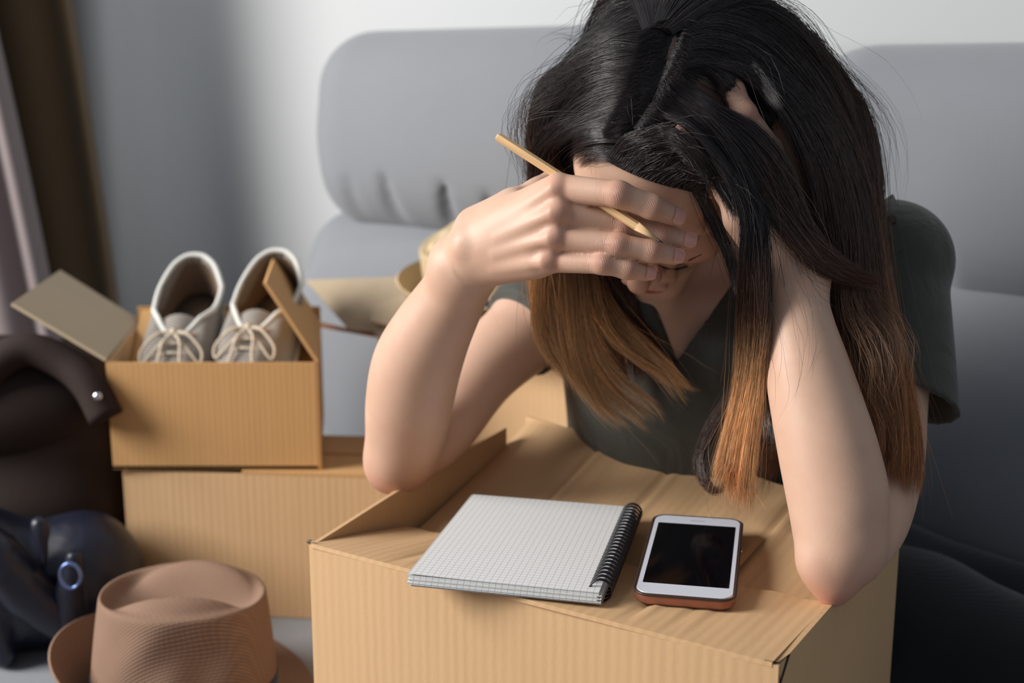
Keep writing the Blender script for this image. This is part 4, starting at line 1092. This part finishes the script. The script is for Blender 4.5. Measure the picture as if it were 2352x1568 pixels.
# thin lock across the brow
strands([[(1482, 275, S0), (1545, 330, .012), (1590, 420, .012), (1632, 520, .012), (1672, 610, .93), (1700, 690, .93)], [(1490, 268, S0), (1560, 322, .013), (1606, 410, .013), (1650, 520, .012), (1690, 610, .925), (1712, 700, .93)]],
        360, dj=.002, lat=.0012, clumps=8, clump=.6, wave=.001, tipc=(150, 92, 60), t0=.14, t1=.3, ends=.2)
# hair along the hairline, swept from the forehead up under the fringe
FORE = [
 [(1392, 368, .001), (1425, 330, .006), (1480, 300, .010), (1550, 305, .012), (1620, 370, .010)],
 [(1430, 388, .001), (1470, 350, .006), (1520, 325, .010), (1580, 340, .011), (1650, 420, .010)],
 [(1480, 410, .001), (1520, 375, .006), (1565, 350, .009), (1615, 375, .010), (1670, 460, .008)],
 [(1540, 428, .001), (1575, 400, .005), (1612, 385, .008), (1648, 410, .008), (1690, 500, .007)],
 [(1600, 442, .001), (1628, 420, .004), (1652, 415, .006), (1675, 440, .007), (1700, 530, .006)],
]
strands(FORE, 2600, dj=.004, lat=.0022, clumps=60, clump=.35, wave=.0012, N=14, t0=.2, t1=.4)
# loose curls at her right temple and stray hairs round the head
strands([[(1470, 265, S0), (1370, 262, .022), (1285, 285, 1.025), (1240, 335, 1.03), (1252, 385, 1.04), (1300, 392, 1.05)], [(1455, 290, S0), (1370, 285, .018), (1300, 305, 1.02), (1262, 345, 1.03), (1275, 382, 1.045), (1318, 380, 1.05)]],
        900, dj=.008, lat=.002, clumps=20, clump=.5, wave=.002, N=16, tipc=(80, 60, 52), t0=.05, t1=.3)
strands([[(1520, 120, S0), (1400, 110, .03), (1290, 130, 1.04), (1225, 200, 1.03), (1232, 300, 1.03), (1262, 400, 1.05), (1240, 480, 1.05)], [(1510, 170, S0), (1380, 170, .03), (1270, 200, 1.02), (1200, 270, 1.02), (1215, 350, 1.03), (1225, 460, 1.05), (1200, 540, 1.05)]],
        90, dj=.015, lat=.006, clumps=16, clump=.3, wave=.008, wf=1.5, rad=.00013, tipc=(110, 80, 60), t0=.05, t1=.4, ends=.5, fly=.5)
strands([[(1560, 0, S0), (1450, -30, .02), (1370, 30, 1.08), (1300, 60, 1.08), (1250, 130, 1.08)], [(1560, 0, S0), (1440, 0, .02), (1350, 90, 1.08), (1290, 90, 1.07), (1240, 170, 1.07)]],
        60, dj=.015, lat=.006, clumps=16, clump=.2, wave=.006, rad=.00012, ends=.6, fly=.5)
strands([[(1560, 60, S0), (1700, 10, .02), (1850, 80, 1.04), (1960, 200, 1.04), (2030, 380, 1.04), (2040, 560, 1.03)], [(1560, 60, S0), (1740, 10, .02), (1900, 90, 1.04), (2010, 230, 1.04), (2050, 420, 1.04), (2080, 620, 1.02)]],
        60, dj=.015, lat=.006, clumps=16, clump=.2, wave=.008, rad=.00012, ends=.5, fly=.5, tipc=(120, 84, 60), t0=.1, t1=.3)
strands([[(2000, 640, .96), (2050, 740, .95), (2070, 860, .94), (2080, 960, .93)], [(1930, 640, .94), (1940, 760, .93), (1990, 880, .91), (2010, 980, .90)]],
        160, dj=.015, lat=.006, clumps=30, clump=.3, wave=.005, wf=1.2, rad=.00013, ends=.5, fly=.5, tipc=(170, 120, 80), t0=.0, t1=.2, root_t=.1)
strands([[(1740, 500, .004), (1748, 640, .915), (1770, 780, .905), (1790, 900, .895), (1775, 1000, .89)], [(1850, 520, .006), (1870, 640, .905), (1890, 760, .89), (1860, 880, .88), (1810, 980, .88)]],
        16, dj=.006, lat=.006, clumps=10, clump=.2, wave=.004, wf=1.0, rad=.00011, ends=.6, fly=.3, tipc=(200, 140, 90), t0=.05, t1=.25)
strands([[(1690, 1000, .94), (1720, 1100, .935), (1760, 1180, .93)], [(1700, 1000, .94), (1670, 1110, .945), (1660, 1200, .93)]],
        110, dj=.006, lat=.006, clumps=20, clump=.3, wave=.0015, N=10, rad=.00013, ends=.5, fly=.4, tipc=(220, 150, 96), t0=.0, t1=.1, root_t=.1)
strands([[(1563, 45, .0055), (1585, 52, .0085), (1620, 70, .010)], [(1536, 130, .0058), (1556, 140, .0085), (1590, 160, .010)], [(1508, 188, .0058), (1528, 200, .0085), (1560, 225, .010)], [(1455, 290, .0052), (1475, 298, .008), (1510, 312, .010)]],
        1400, dj=.002, lat=.0022, clumps=120, clump=.15, wave=.0004, N=8, rad=.00014, push=False, ends=.6)
strands([[(1558, 40, .0056), (1520, 60, .0095), (1460, 90, .014)], [(1530, 150, .0058), (1490, 165, .0095), (1430, 185, .014)], [(1495, 225, .0058), (1455, 240, .0095), (1400, 255, .014)], [(1450, 295, .0052), (1420, 305, .008), (1375, 310, .011)]],
        1700, dj=.003, lat=.002, clumps=60, clump=.2, wave=.0008, N=9)
# side and nape hair hanging inside the outer locks
strands([[(1300, 400, 1.10), (1320, 560, 1.12), (1340, 700, 1.13), (1390, 820, 1.12), (1420, 930, 1.11)], [(1420, 520, 1.12), (1440, 640, 1.13), (1470, 740, 1.13), (1500, 800, 1.12), (1540, 880, 1.11)]],
        1600, dj=.01, lat=.003, clumps=24, clump=.6, wave=.003, tipc=(150, 92, 54), root_t=.12, t0=.1, t1=.35, ends=.3)
strands([[(1905, 520, 1.02), (1915, 680, 1.02), (1935, 820, 1.0), (1980, 940, .97)], [(2000, 520, 1.05), (2025, 680, 1.04), (2050, 820, 1.0), (2080, 960, .96)]],
        2200, dj=.01, lat=.004, clumps=30, clump=.4, wave=.003, tipc=(104, 66, 42), root_t=.12, t0=.1, t1=.5, ends=.25)
flush('hair_strands')

# ================================================================== SHOES
knit = NT('grey knit'); vv = knit.coords(rot=(0, 0, .5)); 
wv = knit.wave(vv, 95, 1.5, 2, 'Y'); knit.l(knit.mix(lin((176, 170, 162)), lin((96, 86, 78)), wv), knit.b.inputs['Base Color']); knit.set(Roughness=.85); knit.bump(wv, .5, .0012)
trimm = plain('pale knit trim', (220, 220, 214), .8); liningm = plain('brown shoe lining', (112, 90, 70), .9)
solem = plain('white rubber sole', (206, 200, 190), .6); lacem = plain('cream lace', (216, 200, 178), .8)
def make_shoe():
    root = empty('shoe')
    n = 48; th = np.linspace(0, 2*math.pi, n, endpoint=False)
    def foot(t, f=1.0):        # outline of the sole; y from the toe (0) to the heel (.25)
        y = .125-.125*np.cos(t); wd = .046*np.interp(y, [0, .03, .08, .15, .2, .25], [.82, .98, 1.05, .90, .90, .92])
        return np.stack([np.sign(np.sin(t))*np.abs(np.sin(t))**.75*wd*f, y, 0*t], -1)
    def collar(t):             # opening: throat in front, ankle behind
        c = -np.cos(t); y = np.interp(c, [-1, -.5, 0, .5, 1], [.098, .118, .150, .200, .247])
        wd = np.interp(y, [.098, .118, .150, .20, .235, .247], [.018, .024, .037, .0435, .040, .034]); z = np.interp(y, [.098, .125, .16, .20, .247], [.060, .066, .058, .058, .076])
        return np.stack([np.sign(np.sin(t))*np.abs(np.sin(t))**.72*wd, y, z], -1)
    F0, C0 = foot(th), collar(th); rings = []
    for s in np.linspace(0, 1, 16):
        b = math.sin(s*math.pi*.5)
        q = F0*(1-s**2.0)+C0*s**2.0; q[:, 2] = .012+(C0[:, 2]-.012)*b
        bulge = math.sin(math.pi*min(1, s*1.15))*.007; q[:, 0] *= 1+bulge*6*(1-s)
        rings.append(q)
    V = np.concatenate(rings); F = []
    for k in range(15):
        for j in range(n): a, b = k*n+j, k*n+(j+1) % n; F.append((a, b, b+n, a+n))
    up = mobj('upper', V, F, knit.m, root)
    s_ = up.modifiers.new('s', 'SOLIDIFY'); s_.thickness = .0028; s_.offset = -1
    s_ = up.modifiers.new('u', 'SUBSURF'); s_.levels = s_.render_levels = 1
    I = [C0*np.array([.93, 1, 1])+np.array([0, 0, -.001])]
    for s in np.linspace(.15, 1, 8):
        q = C0*(1-s)+F0*np.array([.86, .96, 1])*s; q[:, 2] = C0[:, 2]*(1-s)+.016*s; I.append(q)
    V = np.concatenate(I); F = []
    for k in range(8):
        for j in range(n): a, b = k*n+j, k*n+(j+1) % n; F.append((a, a+n, b+n, b))
    F.append(tuple(range(8*n, 9*n))); mobj('lining', V, F, liningm, root)
    V = np.concatenate([foot(th, 1.0), foot(th, 1.04)+[0, 0, .006], foot(th, 1.03)+[0, 0, .014], foot(th, .9)+[0, 0, .015]]); F = []
    for k in range(3):
        for j in range(n): a, b = k*n+j, k*n+(j+1) % n; F.append((a, b, b+n, a+n))
    F.append(tuple(range(n))[::-1]); F.append(tuple(range(3*n, 4*n))); mobj('sole', V, F, solem, root)
    V, F = tube_data(C0+np.array([0, 0, .0006]), .0034, 8, True); mobj('collar_trim', V, F, trimm, root)
    G = [[(x*.019*(.75+.35*s), .092+.036*s, .058+.010*s-.010*x*x+.004*math.sin(s*3)) for x in np.linspace(-1, 1, 9)] for s in np.linspace(0, 1, 9)]
    slab('tongue', np.array(G), .003, knit.m, root)
    lace = mobj('lace', [], [], lacem, root)
    bpy.data.objects.remove(lace)
    V = []; F = []
    addtube(V, F, catmull([(-.024, .098, .062), (-.01, .094, .070), (.01, .094, .070), (.024, .098, .062)], 14), .0019, 6)
    for sgn in (-1, 1):
        addtube(V, F, catmull([(0, .092, .071), (sgn*.018, .084, .075), (sgn*.036, .068, .062), (sgn*.034, .056, .052), (sgn*.020, .068, .063), (0, .090, .072)], 26), .0017, 6)
        addtube(V, F, catmull([(0, .090, .072), (sgn*.010, .075, .070), (sgn*.013, .050, .060), (sgn*.020, .030, .048)], 16), .0017, 6)
    for k in range(2):
        addtube(V, F, catmull([(-.022, .080-.014*k, .057-.002*k), (0, .078-.014*k, .066-.004*k), (.022, .080-.014*k, .057-.002*k)], 10), .0017, 6)
    addtube(V, F, [np.array((0, .088, .071)), np.array((0, .094, .074))], .0035, 8)
    mobj('lace', V, F, lacem, root)
    return root
def copy_tree(o, parent=None):
    c = o.copy(); C.objects.link(c); c.parent = parent
    for ch in o.children: copy_tree(ch, c)
    return c
shoe = make_shoe(); shoe2 = copy_tree(shoe)
for s_, u_, rz, lab in ((shoe, .066, .03, 'left of the two grey canvas shoes in the open box, its collar catching light'), (shoe2, .150, -.10, 'right of the two grey canvas shoes in the open box, standing slightly higher')):
    p = sx(u_, .016, .046+(.006 if s_ is shoe2 else 0)); s_.location = p; s_.rotation_euler = (math.radians(27), 0, rz)
    tag(s_, lab, 'shoe', 'pair of grey canvas shoes')

panel('insert_panel', quad(sx(.006, .008, .040), sx(SW-.008, .008, .040), sx(SW-.008, SD-.012, .148), sx(.006, SD-.012, .148), 6, 6), .003, cardB, shoebox)

# ================================================================== HAT
strawm = NT('brown woven straw'); vv = strawm.coords()
w1 = strawm.wave(strawm.coords(rot=(.9, .35, 0)), 125, .5, 8, 'Z'); w2_ = strawm.wave(strawm.coords(rot=(0, 0, .7)), 120, 1.5, 8, 'X'); ww = strawm.math('MULTIPLY', w1, strawm.math('ADD', strawm.math('MULTIPLY', w2_, .4), .6))
c = strawm.mix(lin((122, 94, 76)), lin((176, 142, 118)), ww); c = strawm.mix(c, lin((100, 74, 60)), strawm.math('MULTIPLY', strawm.noise(vv, 22, 3), .35))
strawm.l(c, strawm.b.inputs['Base Color']); strawm.set(Roughness=.85); strawm.bump(ww, .5, .0009)
bandm = fabric('navy band', (26, 32, 58), (18, 22, 42), scale=2500, blot=.1)
def make_hat(mat, bm_, ax=.095, ay=.088, h=.130, brim=.038, dent=.055, pinch=1.0):
    root = empty('hat'); n = 72; rings = []
    th = np.linspace(0, 2*math.pi, n, endpoint=False); cx, cy = np.cos(th), np.sin(th)
    for r in np.linspace(0.02, .90, 16):
        x, y = cx*ax*.86*r, cy*ay*.84*r
        tear = np.clip(1-(x/(ax*.80))**2, 0, 1)
        z = h+.014-.030*r**4-dent*np.exp(-(np.abs(y)/(.031-.012*x/ax))**2.4)*tear**.6
        rings.append(np.stack([x, y, z], -1))
    for s in np.linspace(0, 1, 14):
        k = .86+.14*s**.7; x, y = cx*ax*k, cy*ay*k*(1-.0*s)
        z = h-.006+.004*math.sin(min(1, s*8)*math.pi)-(h-.030)*s
        # side pinches and wrinkles
        pin = pinch*.012*math.exp(-((s-.40)/.26)**2)*(np.exp(-((th-5.15)/.33)**2)+np.exp(-((th-1.1)/.33)**2))
        wri = .0022*np.sin(th*9+s*7)*math.sin(s*math.pi)*(np.exp(-((th-4.9)/.7)**2))
        f = 1-(pin+wri)/ax; rings.append(np.stack([x*f, y*f, np.full(n, z)], -1))
    V = np.concatenate(rings); F = [tuple(range(n))]; m_ = len(rings)
    for k in range(m_-1):
        for j in range(n): a, b = k*n+j, k*n+(j+1) % n; F.append((a, a+n, b+n, b))
    o = mobj('crown', V, F, mat, root); s_ = o.modifiers.new('u', 'SUBSURF'); s_.levels = s_.render_levels = 1
    rings = []
    for s in np.linspace(0, 1, 10):
        x, y = cx*(ax+brim*s), cy*(ay+brim*s); up = (.052*(.5-.5*cx)**1.5+.008)*s**1.6-.012*s*(cx > .2)*(cx-.2)
        rings.append(np.stack([x, y, .008+up+0*x], -1))
    G = np.array(rings); G = np.concatenate([G, G[:, :1]], 1)
    slab('brim', G.transpose(1, 0, 2)[::1], .0022, mat, root)
    rings = []
    for z, k in ((.004, 1.012), (.012, 1.014), (.022, 1.012), (.034, 1.004), (.0345, .98)): rings.append(np.stack([cx*ax*k, cy*ay*k, np.full(n, z)], -1))
    V = np.concatenate(rings); F = []
    for k in range(4):
        for j in range(n): a, b = k*n+j, k*n+(j+1) % n; F.append((a, b, b+n, a+n))
    o = mobj('hat_band', V, F, bm_, root); o['label'] = 'navy ribbon band'
    return root
hat = make_hat(strawm.m, bandm)
hc_ = at(420, 1500, 1.165); hat.location = (hc_[0], hc_[1], SEAT+.001); hat.rotation_euler = (0, math.radians(2), math.radians(-4))
tag(hat, 'brown woven trilby hat with a navy band, in front of the boxes at lower left', 'hat')
beige = NT('beige straw'); vv = beige.coords(); ww = beige.wave(vv, 60, 1, 4, 'Z'); beige.l(beige.mix(lin((214, 192, 156)), lin((190, 166, 128)), ww), beige.b.inputs['Base Color']); beige.set(Roughness=.85)
hat2 = make_hat(beige.m, bandm, ax=.088, ay=.080, h=.105, brim=.030, dent=.015, pinch=0)
q = at(1140, 690, 1.60); hat2.location = q; hat2.rotation_euler = (math.radians(12), math.radians(-16), 0)
tag(hat2, 'beige straw hat with a dark band in the open box behind her forearm', 'hat')

# ================================================================== BAGS
leather = NT('dark brown leather'); vv = leather.coords(); leather.l(leather.mix(lin((56, 43, 38)), lin((40, 32, 30)), leather.noise(vv, 12, 4)), leather.b.inputs['Base Color']); leather.set(Roughness=.8); leather.b.inputs['Specular IOR Level'].default_value = .25
leather.bump(leather.noise(vv, 260, 4), .3, .0008)
bag = empty('backpack', (-.60, 1.47, SEAT)); tag(bag, 'dark brown leather backpack at the left edge, beside the stacked boxes', 'bag')
bpy.context.view_layer.update()
def to_p(o, p): o.parent = p; o.matrix_parent_inverse = p.matrix_world.inverted(); return o
s = SDF((-.86, 1.28, -.26), (-.40, 1.62, .16), .006)
Rb = np.array([[math.cos(.1), -math.sin(.1), 0], [math.sin(.1), math.cos(.1), 0], [0, 0, 1.0]])
s.box((-.64, 1.47, -.13), (.155, .085, .135), Rb, rd=.06, k=0); s.ell((-.62, 1.455, -.02), (.15, .085, .085), Rb, k=.05)
s.ell((-.60, 1.405, -.13), (.11, .05, .08), Rb, k=.02); s.half((0, 0, SEAT+.003), (0, 0, -1))
to_p(s.mesh('bag_body', leather.m)[0], bag)
s = SDF((-.86, 1.24, -.16), (-.40, 1.62, .16), .005)
s.ell((-.63, 1.445, .0), (.160, .100, .080), Rb, k=0); s.ell((-.63, 1.455, -.012), (.152, .094, .075), Rb, k=.004, mode='sub'); s.half((-.6, 1.5, -.045), (0, .35, -1))
to_p(s.mesh('flap', leather.m)[0], bag)
to_p(tube('strap', [at(-60, 900, 1.36), at(0, 830, 1.37), at(70, 803, 1.38), at(150, 835, 1.38), at(205, 885, 1.37), at(245, 960, 1.36)], .020, leather.m, n=30, seg=12), bag)
rv = at(226, 910, 1.352)
o = to_p(tube('rivet', [rv, rv+np.array([0, -.004, .0005]), rv+np.array([0, -.0055, .0007])], [.0055, .0052, .002], plain('chrome rivet', (220, 220, 224), .15, Metallic=1.0), n=5, seg=16), bag)
o['label'] = 'shiny metal rivet'
navy = NT('navy nylon'); vv = navy.coords(); navy.l(navy.mix(lin((26, 31, 54)), lin((14, 15, 26)), navy.noise(vv, 7, 3)), navy.b.inputs['Base Color']); navy.set(Roughness=.42); navy.b.inputs['Specular IOR Level'].default_value = .6
navy.bump(navy.noise(vv, 13, 3, .5, .4), .5, .015)
jk = empty('jacket', (-.56, 1.30, SEAT)); tag(jk, 'crumpled navy blue jacket lying on the sofa below the brown backpack', 'jacket')
bpy.context.view_layer.update()
s = SDF((-.76, 1.15, -.26), (-.38, 1.46, -.02), .005)
s.ell((-.56, 1.315, -.185), (.125, .075, .075), k=0); s.ell((-.62, 1.29, -.15), (.08, .06, .075), k=.03); s.ell((-.49, 1.32, -.175), (.06, .06, .075), k=.03)
for i in range(13):
    a_ = i*.55; p = np.array([-.68+.019*i, 1.243+.006*math.sin(i*2.1), -.10-.02*math.sin(i*1.3)])
    s.cone(p, p+np.array([.03*math.sin(a_*3), .0, -.13]), .010, .013, k=.016, mode='add' if i % 2 else 'sub')
s.half((0, 0, SEAT+.002), (0, 0, -1))
o = s.mesh('jacket_body', navy.m)[0]; to_p(o, jk)
to_p(tube('sleeve', [(-.60, 1.245, -.085), (-.555, 1.235, -.12), (-.52, 1.24, -.17), (-.475, 1.25, -.215)], [.024, .028, .026, .02], navy.m, n=24, seg=14), jk)
bk_ = at(162, 1322, 1.215); to_p(tube('buckle', [bk_+np.array([math.cos(a)*.011, 0, math.sin(a)*.014]) for a in np.linspace(0, 6.28, 20)[:-1]], .0022, plain('blue steel buckle', (120, 140, 190), .25, Metallic=.8), spline=False, closed=True, seg=6), jk)

# small parts hang on the part they belong to
def reparent(o, p):
    bpy.context.view_layer.update(); mw = o.matrix_world.copy(); o.parent = p; o.matrix_parent_inverse = p.matrix_world.inverted(); o.matrix_world = mw
ns = [o for o in woman.children if o.name.startswith('fingernail')]; es = [o for o in woman.children if o.name.startswith('nail_edge')]
for n_, e_ in zip(ns, es): reparent(e_, n_)
for o in list(woman.children):
    if o.name.split('.')[0] in ('shoulder_tab', 'button'): reparent(o, shirt)
